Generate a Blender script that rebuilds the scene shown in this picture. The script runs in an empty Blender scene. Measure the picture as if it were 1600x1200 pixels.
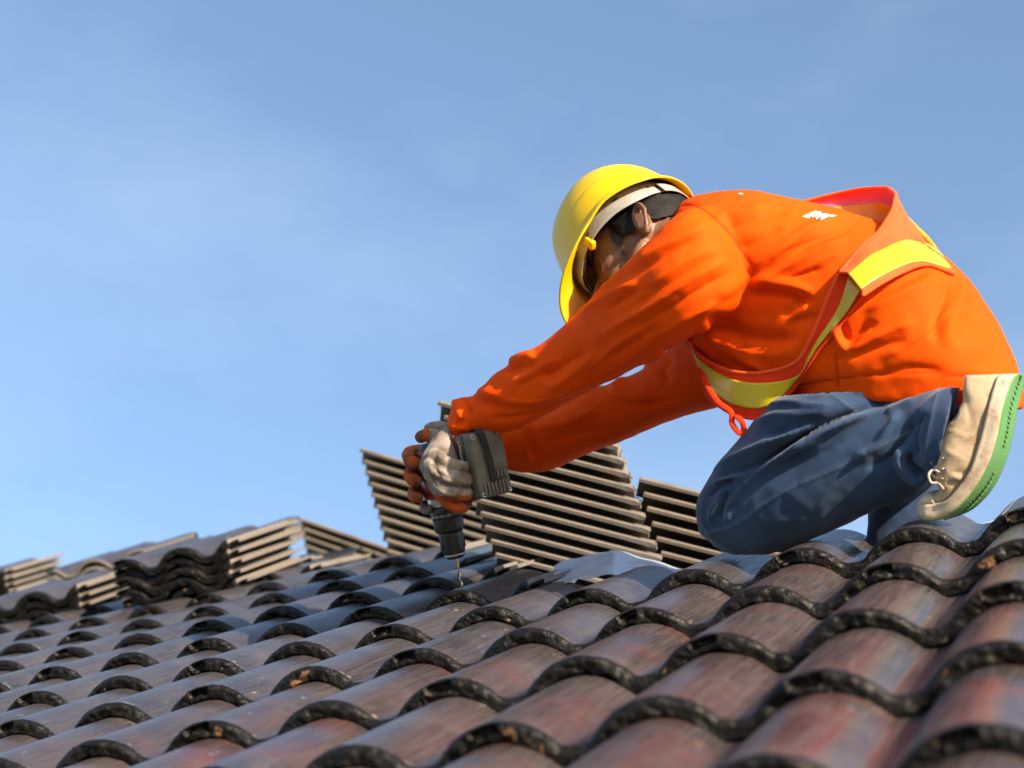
import bpy, bmesh, math, random
import numpy as np
from mathutils import Vector, Matrix

SC = bpy.context.scene
COL = SC.collection
rng = np.random.default_rng(7)
random.seed(7)

# ---------------------------------------------------------------- camera
PITCH = math.radians(33.68)
CAM = np.array((0.0, 0.0, 5.2))
CR = np.array((1.0, 0.0, 0.0))
CF = np.array((0.0, math.cos(PITCH), math.sin(PITCH)))
CU = np.array((0.0, -math.sin(PITCH), math.cos(PITCH)))
FPX = 2767.7                                   # focal length in pixels of a 1600 wide frame


def wc(c):
    """camera-frame metres (right, down, forward) -> world"""
    c = np.asarray(c, float)
    return CAM + c[..., 0:1] * CR - c[..., 1:2] * CU + c[..., 2:3] * CF


def wd(c):
    return wc(c) - CAM


def pz(px, py, z):
    """photo pixel at a given distance in front of the lens -> camera frame"""
    return np.array(((px - 800) / FPX * z, (py - 600) / FPX * z, z), float)


def P(px, py, z):
    return wc(pz(px, py, z))


cd = bpy.data.cameras.new('camera')
cam = bpy.data.objects.new('camera', cd)
COL.objects.link(cam)
cd.sensor_width = 36.0
cd.lens = FPX / 800 * 18.0
cd.clip_start, cd.clip_end = 0.05, 6000
cam.matrix_world = Matrix(((CR[0], CU[0], -CF[0], CAM[0]), (CR[1], CU[1], -CF[1], CAM[1]),
                           (CR[2], CU[2], -CF[2], CAM[2]), (0, 0, 0, 1)))
cd.dof.use_dof = True
cd.dof.focus_distance = 2.98
cd.dof.aperture_fstop = 4.2
SC.camera = cam

# ---------------------------------------------------------------- sky, sun, exposure
SUN = wd(np.array((0.62, -0.66, -0.50)))
SUN = SUN / np.linalg.norm(SUN)
SUN_EL = math.asin(SUN[2])
SUN_AZ = math.atan2(SUN[0], SUN[1])            # clockwise from +Y
W = bpy.data.worlds.new('World')
SC.world = W
W.use_nodes = True
nt = W.node_tree
bg = nt.nodes['Background']
sky = nt.nodes.new('ShaderNodeTexSky')
sky.sky_type = 'NISHITA'
sky.sun_disc = False
sky.sun_elevation = SUN_EL
sky.sun_rotation = SUN_AZ
sky.altitude = 0
sky.air_density = 1.0
sky.dust_density = 0.6
sky.ozone_density = 1.9
# thin, barely visible veils of high cloud
tc = nt.nodes.new('ShaderNodeTexCoord')
mp = nt.nodes.new('ShaderNodeMapping')
mp.inputs['Scale'].default_value = (1.6, 1.6, 3.4)
mp.inputs['Rotation'].default_value = (0.3, 0.5, 0.4)
nz = nt.nodes.new('ShaderNodeTexNoise')
nz.inputs['Scale'].default_value = 1.7
nz.inputs['Detail'].default_value = 6
nz.inputs['Roughness'].default_value = 0.58
rp = nt.nodes.new('ShaderNodeValToRGB')
rp.color_ramp.elements[0].position = 0.42
rp.color_ramp.elements[0].color = (0.012, 0.012, 0.012, 1)
rp.color_ramp.elements[1].position = 0.80
rp.color_ramp.elements[1].color = (0.075, 0.075, 0.075, 1)
mx = nt.nodes.new('ShaderNodeMix')
mx.data_type = 'RGBA'
mx.inputs['B'].default_value = (8.2, 8.6, 9.4, 1)
nt.links.new(tc.outputs['Generated'], mp.inputs['Vector'])
nt.links.new(mp.outputs['Vector'], nz.inputs['Vector'])
nt.links.new(nz.outputs['Fac'], rp.inputs['Fac'])
nt.links.new(rp.outputs['Color'], mx.inputs['Factor'])
nt.links.new(sky.outputs['Color'], mx.inputs['A'])
nt.links.new(mx.outputs['Result'], bg.inputs['Color'])
bg.inputs['Strength'].default_value = 0.13

sl = bpy.data.lights.new('sun', 'SUN')
sun = bpy.data.objects.new('sun', sl)
COL.objects.link(sun)
sl.energy = 5.0
sl.angle = math.radians(0.53)
sl.color = (1.0, 0.83, 0.62)
sun.rotation_mode = 'QUATERNION'
sun.rotation_quaternion = Vector(SUN).to_track_quat('Z', 'Y')
vs = SC.view_settings
vs.view_transform = 'Standard'
vs.look = 'None'
vs.gamma = 1.0
vs.use_curve_mapping = False
vs.exposure = 1.25

# ---------------------------------------------------------------- helpers
def smooth(me, on=True):
    me.polygons.foreach_set('use_smooth', [on] * len(me.polygons))


def mesh(name, verts, faces, mat=None, sm=True):
    me = bpy.data.meshes.new(name)
    me.from_pydata([tuple(map(float, v)) for v in verts], [], [tuple(int(q) for q in f) for f in faces])
    me.update()
    if mat:
        me.materials.append(mat)
    smooth(me, sm)
    return me


def link(name, me, parent=None):
    o = bpy.data.objects.new(name, me)
    COL.objects.link(o)
    if parent is not None:
        o.parent = parent
    return o


def empty(name, loc=(0, 0, 0)):
    o = bpy.data.objects.new(name, None)
    COL.objects.link(o)
    o.location = tuple(loc)
    o.empty_display_size = 0.1
    return o


def tag(o, label=None, cat=None, group=None, kind=None):
    if label: o['label'] = label
    if cat: o['category'] = cat
    if group: o['group'] = group
    if kind: o['kind'] = kind
    return o


class G:
    """tiny node-graph builder for materials"""
    def __init__(s, name):
        s.m = bpy.data.materials.new(name)
        s.m.use_nodes = True
        s.t = s.m.node_tree
        s.b = s.t.nodes['Principled BSDF']
        s._tc = None

    def n(s, typ, **kw):
        q = s.t.nodes.new(typ)
        for k, v in kw.items():
            setattr(q, k, v)
        return q

    def put(s, sock, v):
        if hasattr(v, 'is_linked') or hasattr(v, 'links'):
            s.t.links.new(v, sock)
        elif isinstance(v, (tuple, list)) and len(v) == 3 and sock.type == 'RGBA':
            sock.default_value = (*v, 1)
        else:
            sock.default_value = v

    def co(s, kind='Object'):
        if s._tc is None:
            s._tc = s.n('ShaderNodeTexCoord')
        return s._tc.outputs[kind]

    def map(s, scale=(1, 1, 1), rot=(0, 0, 0), loc=(0, 0, 0), kind='Object', vec=None):
        q = s.n('ShaderNodeMapping')
        s.put(q.inputs['Vector'], vec if vec is not None else s.co(kind))
        q.inputs['Scale'].default_value = scale
        q.inputs['Rotation'].default_value = rot
        s.put(q.inputs['Location'], loc)
        return q.outputs[0]

    def noise(s, scale, detail=4, rough=0.5, vec=None, w=None, dist=0.0):
        q = s.n('ShaderNodeTexNoise')
        if w is not None:
            q.noise_dimensions = '4D'
            s.put(q.inputs['W'], w)
        q.inputs['Scale'].default_value = scale
        q.inputs['Detail'].default_value = detail
        q.inputs['Roughness'].default_value = rough
        q.inputs['Distortion'].default_value = dist
        s.put(q.inputs['Vector'], vec if vec is not None else s.co())
        return q.outputs['Fac']

    def vor(s, scale, vec=None, feature='F1', out='Distance'):
        q = s.n('ShaderNodeTexVoronoi', feature=feature)
        q.inputs['Scale'].default_value = scale
        s.put(q.inputs['Vector'], vec if vec is not None else s.co())
        return q.outputs[out]

    def ramp(s, fac, lo, hi, a=0.0, b=1.0):
        q = s.n('ShaderNodeMapRange', interpolation_type='SMOOTHSTEP')
        s.put(q.inputs['Value'], fac)
        for k, v in (('From Min', lo), ('From Max', hi), ('To Min', a), ('To Max', b)):
            q.inputs[k].default_value = v
        return q.outputs[0]

    def mix(s, fac, a, b, blend='MIX'):
        q = s.n('ShaderNodeMix', data_type='RGBA', blend_type=blend)
        s.put(q.inputs['Factor'], fac)
        s.put(q.inputs['A'], a)
        s.put(q.inputs['B'], b)
        return q.outputs['Result']

    def math(s, op, a, b=None):
        q = s.n('ShaderNodeMath', operation=op)
        s.put(q.inputs[0], a)
        if b is not None:
            s.put(q.inputs[1], b)
        return q.outputs[0]

    def attr(s, name, out='Fac'):
        q = s.n('ShaderNodeAttribute', attribute_name=name)
        return q.outputs[out]

    def rand(s):
        return s.n('ShaderNodeObjectInfo').outputs['Random']

    def bump(s, h, strength=0.3, dist=0.002, chain=None):
        q = s.n('ShaderNodeBump')
        q.inputs['Strength'].default_value = strength
        q.inputs['Distance'].default_value = dist
        s.put(q.inputs['Height'], h)
        if chain is not None:
            s.put(q.inputs['Normal'], chain)
        return q.outputs[0]

    def out(s, color=None, rough=None, normal=None, **kw):
        for k, v in (('Base Color', color), ('Roughness', rough), ('Normal', normal)):
            if v is not None:
                s.put(s.b.inputs[k], v)
        for k, v in kw.items():
            s.put(s.b.inputs[k.replace('_', ' ')], v)
        return s.m


def vnoise(p, scale, seed=0):
    """smooth 3-D value noise in [-1, 1] for numpy points"""
    q = np.asarray(p, float) * scale + seed * 17.31
    i = np.floor(q).astype(np.int64)
    f = q - i
    f = f * f * (3 - 2 * f)

    def h(a, b, c):
        n = (a * 374761393 + b * 668265263 + c * 2147483647 + seed * 974711) & 0x7fffffff
        n = ((n ^ (n >> 13)) * 1274126177) & 0x7fffffff
        n = (n ^ (n >> 16)) & 0xffff
        return n / 32767.5 - 1.0
    x, y, z = i[..., 0], i[..., 1], i[..., 2]
    fx, fy, fz = f[..., 0], f[..., 1], f[..., 2]
    def L(a, b, t): return a + (b - a) * t
    return L(L(L(h(x, y, z), h(x + 1, y, z), fx), L(h(x, y + 1, z), h(x + 1, y + 1, z), fx), fy),
             L(L(h(x, y, z + 1), h(x + 1, y, z + 1), fx), L(h(x, y + 1, z + 1), h(x + 1, y + 1, z + 1), fx), fy), fz)


# ---------------------------------------------------------------- roof lattice (rolls i along the course, courses j up the slope)
S = 0.172
KS = S / 0.165
CI = np.array((0.15263699, -0.03475147, -0.05214675)) * KS
CJ = np.array((0.09333871, -0.0208544, 0.28711427)) * KS
C0 = np.array((-0.38306219, 0.4446719, 2.21485946)) * KS
DI = wd(CI)
DJ = wd(CJ)
R0 = wc(C0)
GA = float(np.linalg.norm(DJ))                 # gauge
EI = DI / np.linalg.norm(DI)
EN = np.cross(EI, DJ)
EN /= np.linalg.norm(EN)
EJ = np.cross(EN, EI)
NC = np.array((CR @ EN, -CU @ EN, CF @ EN))    # roof normal in the camera frame


def roof(i, j, h=0.0):
    return R0 + i * DI + j * DJ + h * EN


def roof_ij(px, py, h=0.0):
    """where the ray through a photo pixel meets the roof plane lifted by h"""
    d = P(px, py, 1.0) - CAM
    t = ((R0 + h * EN - CAM) @ EN) / (d @ EN)
    q = CAM + t * d - R0 - h * EN
    return (q @ EI) / S, (q @ EJ) / GA, t
# ---------------------------------------------------------------- tile materials
def tile_material():
    g = G('glazed_concrete_tile')
    r = g.rand()
    w = g.math('MULTIPLY', r, 31.0)
    nose, fore = g.attr('nose'), g.attr('fore')
    lo = g.noise(7, 2, 0.55, w=w)
    base = g.mix(g.ramp(lo, 0.3, 0.7), g.mix(fore, (0.0235, 0.0215, 0.0250), (0.027, 0.0205, 0.0205)), g.mix(fore, (0.046, 0.0415, 0.0475), (0.052, 0.040, 0.040)))  # farther tiles get a bluish base, sky sheen painted into the colour
    grain = g.noise(5.5, 3, 0.6, vec=g.map((60, 2.0, 60)), w=w)              # drag marks along the tile
    base = g.mix(g.ramp(grain, 0.38, 0.75, 0, 0.65), base, (0.074, 0.064, 0.066))
    red = g.ramp(g.noise(6.5, 3, 0.55, w=g.math('ADD', w, 5.0), dist=0.6), 0.50, 0.78)
    red = g.math('MULTIPLY', red, g.ramp(fore, 0.0, 1.0, 0.02, 0.62))
    base = g.mix(red, base, (0.118, 0.026, 0.020))
    dust = g.ramp(g.noise(14, 3, 0.65, w=g.math('ADD', w, 9.0)), 0.50, 0.80, 0, 0.36)
    base = g.mix(dust, base, (0.115, 0.098, 0.080))
    sc_ = g.noise(75, 4, 0.75, vec=g.map((1, 0.30, 1), (0, 0, 0.25)), w=w)
    near_nose = g.ramp(nose, 0.02, 0.4, 0.0, 0.10)
    scuff = g.math('MULTIPLY', g.ramp(g.math('ADD', sc_, near_nose), 0.61, 0.70), g.ramp(lo, 0.36, 0.60, 1.0, 0.15))
    base = g.mix(g.math('MULTIPLY', scuff, 0.62), base, (0.30, 0.27, 0.235))
    edge = g.ramp(g.math('ADD', nose, g.math('MULTIPLY', g.math('SUBTRACT', sc_, 0.5), 0.5)), 0.38, 0.62)
    pit = g.noise(150, 3, 0.65, w=w)
    tar = g.mix(g.ramp(pit, 0.4, 0.75), (0.0042, 0.0037, 0.0034), (0.014, 0.012, 0.0105))
    chip = g.math('MULTIPLY', g.ramp(g.noise(26, 2, 0.6, w=g.math('ADD', w, 3.0)), 0.675, 0.70), g.ramp(nose, 0.85, 1.0))
    tar = g.mix(g.math('MULTIPLY', chip, 0.9), tar, (0.18, 0.095, 0.042))
    fleck = g.math('MULTIPLY', g.ramp(pit, 0.66, 0.72), g.ramp(nose, 0.9, 1.0))
    tar = g.mix(g.math('MULTIPLY', fleck, 0.75), tar, (0.15, 0.12, 0.085))
    raw = g.ramp(g.attr('raw'), 0.4, 0.6)
    conc = g.mix(g.noise(60, 4, 0.7), (0.088, 0.073, 0.060), (0.20, 0.166, 0.136))
    conc = g.mix(g.math('MULTIPLY', g.ramp(lo, 0.56, 0.66), 0.45), conc, (0.06, 0.05, 0.042))
    col = g.mix(raw, g.mix(edge, base, tar), conc)
    rough = g.ramp(grain, 0.3, 0.75, 0.24, 0.42)
    rough = g.math('ADD', rough, g.math('MULTIPLY', edge, 0.12))
    rough = g.math('ADD', rough, g.math('MULTIPLY', raw, 0.35))
    amt = g.math('ADD', g.math('MULTIPLY', g.ramp(nose, 0.3, 0.6), 1.0), 0.05)
    h = g.math('ADD', g.noise(300, 2, 0.6), g.math('MULTIPLY', g.noise(85, 3, 0.6), 1.6))
    nrm = g.bump(g.math('MULTIPLY', h, amt), 0.6, 0.0022)
    return g.out(col, rough, nrm, Specular_IOR_Level=g.math('SUBTRACT', 0.95, g.math('MULTIPLY', edge, 0.72)))


M_TILE = tile_material()
TILE_L = GA + 0.072
RH, RW = 0.0365, 0.0700                         # roll rise, half width at its base
TT = 0.0225                                    # nose thickness
JN = -0.030                                    # joint on the flank of every second roll


def prof(u):
    """tile section height above the pan, roll centres at 0 and S"""
    q = (np.asarray(u, float) + S / 2) % S - S / 2
    R = (RW * RW + RH * RH) / (2 * RH)
    y = np.sqrt(np.maximum(R * R - q * q, 1e-9)) - (R - RH)
    k = 0.006                                  # fillet into the pan
    return np.where(y > -0.02, 0.5 * (y + np.sqrt(y * y + k * k)), 0.5 * (-0.02 + math.sqrt(0.0004 + k * k)))


def tile_mesh(seed, fore, near=True, tb=1.0, bare=1.0):
    r = np.random.default_rng(seed)
    nu = 130 if near else 70
    us = np.linspace(JN, 2 * S + JN - 0.0022, nu)
    lip = np.linspace(2 * S + JN - 0.0020, 2 * S + JN + 0.030, 12)
    rows = []                                  # (v, offset along the section normal, nose flag)
    vt = [TILE_L, TILE_L - 0.003, TILE_L * 0.75, TILE_L * 0.5, TILE_L * 0.3, 0.06, 0.04, 0.026, 0.017, 0.011]
    for v in vt:
        rows.append((v, 0.0, max(0.0, 1 - v / 0.022) if v < 0.05 else 0.0))
    for a in (12, 26, 40, 54, 68, 82):
        t = math.radians(a)
        rows.append((0.009 - 0.009 * math.sin(t), -0.009 + 0.009 * math.cos(t), 0.55 + a / 180))
    for d in (-0.0102, -0.0118, -0.0136, -0.0154, -0.0172, -0.0190):
        rows.append((0.0, d, 1.0))
    rows += [(0.0016, -0.0208, 1.0), (0.005, -TT + 0.0008, 1.0), (0.012, -TT + 0.0012, 1.0), (0.035, -TT + 0.004, 0.9),
             (0.09, -0.0165, 0.0), (TILE_L * 0.6, -0.015, 0.0), (TILE_L - 0.003, -0.015, 0.0), (TILE_L, -0.015, 0.0)]

    rows = [(v, d * tb, ns) for v, d, ns in rows]

    def sheet(uu, drop, rr, isl):
        V, N = [], []
        pu = prof(uu) - RH
        e = 1e-4
        sl_ = (prof(uu + e) - prof(uu - e)) / (2 * e)
        nx, nz_ = -sl_ / np.sqrt(1 + sl_ ** 2), 1 / np.sqrt(1 + sl_ ** 2)
        for (v, d, ns) in rr:
            dd = d - drop
            V.append(np.stack([uu + nx * dd, np.full(len(uu), v), pu + nz_ * dd], 1))
            N.append(np.full(len(uu), ns))
        return np.array(V), np.array(N)

    V, N = sheet(us, 0, rows, False)
    # ragged concrete nose
    amp = np.clip(N, 0, 1)
    pts = V + seed * 3.7
    amp = np.where((V[..., 1] < 0.03), amp, 0)
    rag = 0.0021 * vnoise(pts, 95, seed) + 0.0014 * vnoise(pts, 210, seed + 3) + 0.0020 * vnoise(pts, 38, seed + 5)
    V[..., 1] += amp * rag * 1.25
    V[..., 2] += amp * 0.8 * (0.0018 * vnoise(pts, 60, seed + 9) + 0.0013 * vnoise(pts, 170, seed + 11))
    # broken-out notch at the lap joint
    ws = r.uniform(-0.004, 0.006)
    a0, a1 = JN + 0.004, JN + 0.034 + ws
    cu = V[..., 0]
    dep = np.array([q[1] for q in rows])[:, None] * np.ones_like(cu)
    lower = -0.0135 + 0.003 * vnoise(np.stack([cu[0] * 60, cu[0] * 0, cu[0] * 0], 1), 1.5, seed)[None, :]
    inn = (cu > a0) & (cu < a1) & (dep < -0.0025) & (dep > lower) & (N > 0.4)
    V[..., 1] = np.where(inn, V[..., 1] + 0.012 + 0.003 * vnoise(pts, 140, seed + 2), V[..., 1])
    # small spalls along the lower lip of the nose
    for _ in range(5):
        c = r.uniform(JN + 0.02, 2 * S + JN - 0.02)
        wdt = r.uniform(0.004, 0.010)
        k = np.exp(-((cu - c) / wdt) ** 2) * np.clip((-dep - 0.013) / 0.008, 0, 1) * (amp > 0.5)
        V[..., 1] += k * r.uniform(0.003, 0.007)
    nr, nc = V.shape[:2]
    verts = [V.reshape(-1, 3)]
    nose = [N.reshape(-1)]
    raw = [np.where(V[..., 1] > TILE_L - 0.001, 1.0, 0.0).reshape(-1)]
    faces = []
    for a in range(nr):
        b = (a + 1) % nr
        for c in range(nc - 1):
            faces.append((a * nc + c, b * nc + c, b * nc + c + 1, a * nc + c + 1))
    base = nr * nc
    # end cheeks (bare concrete)
    for c in (0, nc - 1):
        ring = V[:, c].copy()
        nt_ = 16
        ids = list(range(base, base + nr))
        verts.append(ring)
        nose.append(N[:, c] * 0 + np.where(V[:, c, 1] < 0.02, 1.0, 0.0))
        raw.append(np.where(V[:, c, 1] < 0.02, 0.0, bare))
        base += nr
        # quads across the thickness: top row k pairs with bottom row
        top = list(range(0, 16))
        bot = list(range(nr - 1, 15, -1))
        n = min(len(top), len(bot))
        ti = [top[int(round(q))] for q in np.linspace(0, len(top) - 1, nt_)]
        bi = [bot[int(round(q))] for q in np.linspace(0, len(bot) - 1, nt_)]
        for q in range(nt_ - 1):
            f = []
            for x in (ids[ti[q]], ids[ti[q + 1]], ids[bi[q + 1]], ids[bi[q]]):
                if x not in f:
                    f.append(x)
            if len(f) >= 3:
                faces.append(tuple(f) if c else tuple(reversed(f)))
    # interlocking lip that runs under the neighbour
    lr = [(TILE_L, 0, 0), (0.10, 0, 0), (0.035, 0, 0.3), (0.024, 0, 1), (0.022, -0.004, 1), (0.024, -0.0075, 1), (0.10, -0.0075, 0), (TILE_L, -0.0075, 0)]
    Lv, Ln = sheet(lip, 0.0105 * tb, lr, True)
    Lv[..., 1] += np.where(Ln > 0.5, 0.002 * vnoise(Lv, 120, seed + 4), 0)
    k0 = base
    lnr, lnc = Lv.shape[:2]
    verts.append(Lv.reshape(-1, 3))
    nose.append(Ln.reshape(-1))
    raw.append(np.where(Ln.reshape(-1) > 0.5, 0.0, 0.25 * bare))
    base += lnr * lnc
    for a in range(lnr):
        b = (a + 1) % lnr
        for c in range(lnc - 1):
            faces.append((k0 + a * lnc + c, k0 + b * lnc + c, k0 + b * lnc + c + 1, k0 + a * lnc + c + 1))
    ring = Lv[:, -1]
    verts.append(ring)
    nose.append(ring[:, 1] * 0)
    raw.append(np.full(len(ring), bare))
    for a in range(3):
        faces.append((base + a, base + a + 1, base + lnr - 2 - a, base + lnr - 1 - a))
    V = np.concatenate(verts)
    if tb < 1:                                 # unpainted ends on the piled tiles
        n_ = np.concatenate(nose)
        raw = [np.ones(len(n_))]
        nose = [n_ * 0]
    me = mesh('roof_tile', V, faces, M_TILE)
    for nm, arr in (('nose', np.concatenate(nose)), ('raw', np.concatenate(raw)), ('fore', np.full(len(V), fore))):
        at = me.attributes.new(nm, 'FLOAT', 'POINT')
        at.data.foreach_set('value', arr.astype(np.float32))
    return me


TILE_ANG = math.atan2(TT + 0.0005, GA)


def basis(ex, ey, ez, o):
    m = Matrix.Identity(4)
    for r in range(3):
        m[r][0], m[r][1], m[r][2], m[r][3] = ex[r], ey[r], ez[r], o[r]
    return m


def tile_matrix(i, j, dh=0.0, du=0.0, dv=0.0, yaw=0.0):
    o = roof(i, j) + EN * (TT + 0.0005 + dh) + EI * du + EJ * dv
    return basis(EI, EJ, EN, o) @ Matrix.Rotation(yaw, 4, 'Z') @ Matrix.Rotation(-TILE_ANG, 4, 'X')


roof_o = empty('roof', roof(0, 0))
tag(roof_o, 'brown glazed concrete tile roof slope with black noses, under repair', None, None, 'structure')
tiles_near = [tile_mesh(10 + k, 1.0, True, 1.0, 0.0) for k in range(6)]
tiles_mid = [tile_mesh(20 + k, 0.06) for k in range(6)]
tiles_pile = [tile_mesh(40 + k, 0.0, False, 0.46) for k in range(3)]
tiles_far = [tile_mesh(30 + k, 0.0, False) for k in range(4)]
IV = Matrix.Translation(roof_o.location).inverted()


def put_tile(name, me, mw, parent, label=None):
    o = link(name, me, parent)
    o.matrix_parent_inverse = Matrix.Translation(parent.location).inverted()
    o.matrix_basis = mw
    return o


def in_view(i, j):
    c = C0 + i * CI + j * CJ
    if c[2] < 0.9:
        return False
    x, y = c[0] / c[2] * FPX + 800, c[1] / c[2] * FPX + 600
    return -330 < x < 3300 and y < 1600 and i < 15


count = 0
for j in range(-4, 9):
    last = 15 if j <= 2 else 4 - j              # stepped edge of the finished courses
    i = last if (last - j) % 2 == 0 else last - 1
    i -= 2
    if j >= 7:                                 # only under the stacks further along
        i = -7 if j % 2 else -8
    while i > -17:
        if in_view(i + 1, j):
            fam = tiles_near if j <= 0 else (tiles_mid if j <= 3 else tiles_far)
            fam = tiles_near if (j <= 1 and i >= 2) else fam
            if j == 2 and i < 7:
                fam = tiles_near if i > 4 else tiles_mid
            me = fam[rng.integers(len(fam))]
            put_tile('roof_tile', me, tile_matrix(i, j, rng.uniform(0, 0.0012), rng.uniform(-0.0015, 0.0015), rng.uniform(-0.005, 0.005), rng.uniform(-0.006, 0.006)), roof_o)
            count += 1
        i -= 2
print('tiles laid', count)
# ---------------------------------------------------------------- bare roof beyond the finished courses
def foil_material():
    g = G('reflective_roof_foil')
    h = g.math('ADD', g.noise(9, 4, 0.6), g.math('MULTIPLY', g.noise(40, 3, 0.6), 0.25))
    return g.out(g.mix(g.noise(6, 3), (0.52, 0.62, 0.78), (0.64, 0.73, 0.86)), g.ramp(g.noise(20, 3), 0.3, 0.7, 0.22, 0.36),  # pale blue base colour stands in for the reflected sky
                 g.bump(h, 0.25, 0.012), Metallic=0.25)


def felt_material():
    g = G('grey_roofing_felt')
    return g.out(g.mix(g.noise(30, 5, 0.6), (0.10, 0.10, 0.105), (0.19, 0.185, 0.18)), 0.8, g.bump(g.noise(80, 4), 0.4, 0.004))


M_FOIL = foil_material()
M_FELT = felt_material()
HF = -0.085


def on_roof(px, py, h):
    a, b, _ = roof_ij(px, py, h)
    return roof(a, b, h)


def add_part(name, verts, faces, mat, parent, sm=False):
    """part with a world-space mesh"""
    o = link(name, mesh(name, verts, faces, mat, sm), parent)
    o.matrix_parent_inverse = Matrix.Translation(parent.location).inverted() if parent.type == 'EMPTY' else Matrix.Identity(4)
    return o


# foil on the rafters: a wavy sheet in the slope up to the hip
top_px = [(470, 915), (620, 903), (760, 892), (880, 888), (956, 880), (1046, 900), (1130, 893), (1290, 870), (1460, 838), (1600, 800), (1800, 760)]
Vf, Ff = [], []
nr = 14
for k, (x, y) in enumerate(top_px):
    a, b, _ = roof_ij(x, y, HF)
    lo = 2.05 if a > 1 else 4.0 - a - 0.4
    lo = min(lo, b - 0.12)
    for q in range(nr):
        t = q / (nr - 1)
        jj = lo + (b - lo) * t
        wv = 0.008 * math.sin(a * 7 + q) * math.sin(t * 3.1)
        Vf.append(roof(a, jj, HF + wv))
for k in range(len(top_px) - 1):
    for q in range(nr - 1):
        Ff.append((k * nr + q, (k + 1) * nr + q, (k + 1) * nr + q + 1, k * nr + q + 1))
foil = add_part('roof_foil', Vf, Ff, M_FOIL, roof_o, True)
tag(foil, 'silvery blue reflective foil on the untiled part of the slope')

deck = add_part('roof_deck', [roof(-18, -5, -0.115), roof(15, -5, -0.115), roof(15, 2.95, -0.115), roof(1.5, 2.95, -0.115), roof(-3, 6.2, -0.115), roof(-18, 6.2, -0.115)], [(0, 1, 2, 3), (0, 3, 4, 5)], M_FELT, roof_o)

# the loose end of the foil, lifted over the hip
tent = [[(866, 884, 3.50), (912, 868, 3.50), (953, 859, 3.50), (1003, 871, 3.50), (1070, 889, 3.50)],
        [(866, 894, 3.36), (912, 878, 3.36), (957, 862, 3.36), (1005, 876, 3.36), (1070, 892, 3.36)],
        [(862, 914, 3.18), (910, 906, 3.18), (962, 897, 3.18), (1008, 898, 3.18), (1070, 905, 3.18)]]
Vt = []
for r in range(9):
    for c in range(33):
        fr_, fc = r / 8 * 2, c / 32 * 4
        r0, c0_ = min(int(fr_), 1), min(int(fc), 3)
        a_, b_ = fr_ - r0, fc - c0_
        q = [np.array(tent[r0 + i][c0_ + j]) for i in (0, 1) for j in (0, 1)]
        m = (1 - a_) * ((1 - b_) * q[0] + b_ * q[1]) + a_ * ((1 - b_) * q[2] + b_ * q[3])
        Vt.append(P(*m) + EN * 0.0035 * math.sin(c * 0.55 + r * 0.5) * math.sin(c * 0.21 + 1.0))
Ft = [(r * 33 + c, r * 33 + c + 1, (r + 1) * 33 + c + 1, (r + 1) * 33 + c) for r in range(8) for c in range(32)]
tent_o = add_part('roof_foil', Vt, Ft, M_FOIL, roof_o, True)
tag(tent_o, 'pale blue foil flap lifted over the hip beside the cut tile edges')

# piles of tiles on the far face of the hip
PILES = [  # top-left pixel, distance, image slope, number, tile run per layer
    dict(tl=(470, 803), z=6.3, sl=0.33, n=14, sh=0.0165, zz=-0.10),
    dict(tl=(565, 693), z=5.0, sl=0.285, n=19, sh=0.0175, zz=-0.10),
    dict(tl=(688, 616), z=3.70, sl=0.245, n=24, sh=0.0175, zz=-0.10, pp=0.0252),
    dict(tl=(1001, 735), z=3.72, sl=0.245, n=14, sh=0.0165, zz=-0.10)]
LBL = ['small pile of tiles on its own beyond the finished courses, stripes sloping down',
       'pile of grey tiles whose left stepped end rises behind the drill and glove',
       'tallest pile of grey tiles, rising behind the orange sleeves',
       'pile of grey tiles showing just in front of the blue jeans knee']
base_pts = []
PP = 0.0278
for d, lb in zip(PILES, LBL):
    PP = d.get('pp', 0.0278)
    o = pz(d['tl'][0], d['tl'][1], d['z'])
    t = np.array((1.0, d['sl'], d['zz']))
    t /= np.linalg.norm(t)
    ray = o / np.linalg.norm(o)
    w = ray + np.array((0.135, 0.05, 0.0))
    w -= t * (w @ t)
    w /= np.linalg.norm(w)
    nn = np.cross(t, w)
    if nn[1] > 0:
        nn = -nn
    # local axes: y along the tile (nose at the upper end), x = width, z = up out of the pile
    ex, ey, ez = w, t, nn
    sign = 1 if np.dot(np.cross(ex, ey), ez) > 0 else -1
    if sign < 0:
        ey = -t
    o = o - ez * 0.012
    bo = o - ez * PP * (d['n'] - 1) + t * d['sh'] * (d['n'] - 1)
    pile = empty('tile_stack', wc(bo + t * 0.19 + w * 0.17))
    tag(pile, lb, 'tile stack', 'piles of tiles waiting beyond the hip')
    for k in range(d['n']):
        p = bo + ez * PP * k - t * d['sh'] * k + t * rng.uniform(-0.0025, 0.0025) + w * rng.uniform(-0.003, 0.003)
        if sign < 0:
            p = p + t * TILE_L
        # the tile's cut flank is the face towards the lens
        m = basis(wd(ex), wd(ey), wd(ez), wc(p - ex * JN))
        put_tile('roof_tile', tiles_pile[rng.integers(len(tiles_pile))], m, pile)
    for a, b in ((-0.25, -0.05), (0.65, -0.05), (0.65, 0.7), (-0.25, 0.7)):
        base_pts.append(wc(bo + t * a + w * b - ez * 0.062))
bp = np.array(base_pts)
hip = add_part('roofing_felt', bp, [(0, 1, 2, 3), (4, 5, 6, 7), (8, 9, 10, 11), (12, 13, 14, 15), (1, 4, 7, 2), (5, 8, 11, 6), (9, 12, 15, 10)], M_FELT, roof_o)
tag(hip, 'dark grey felt on the far face of the hip under the tile piles')

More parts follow.
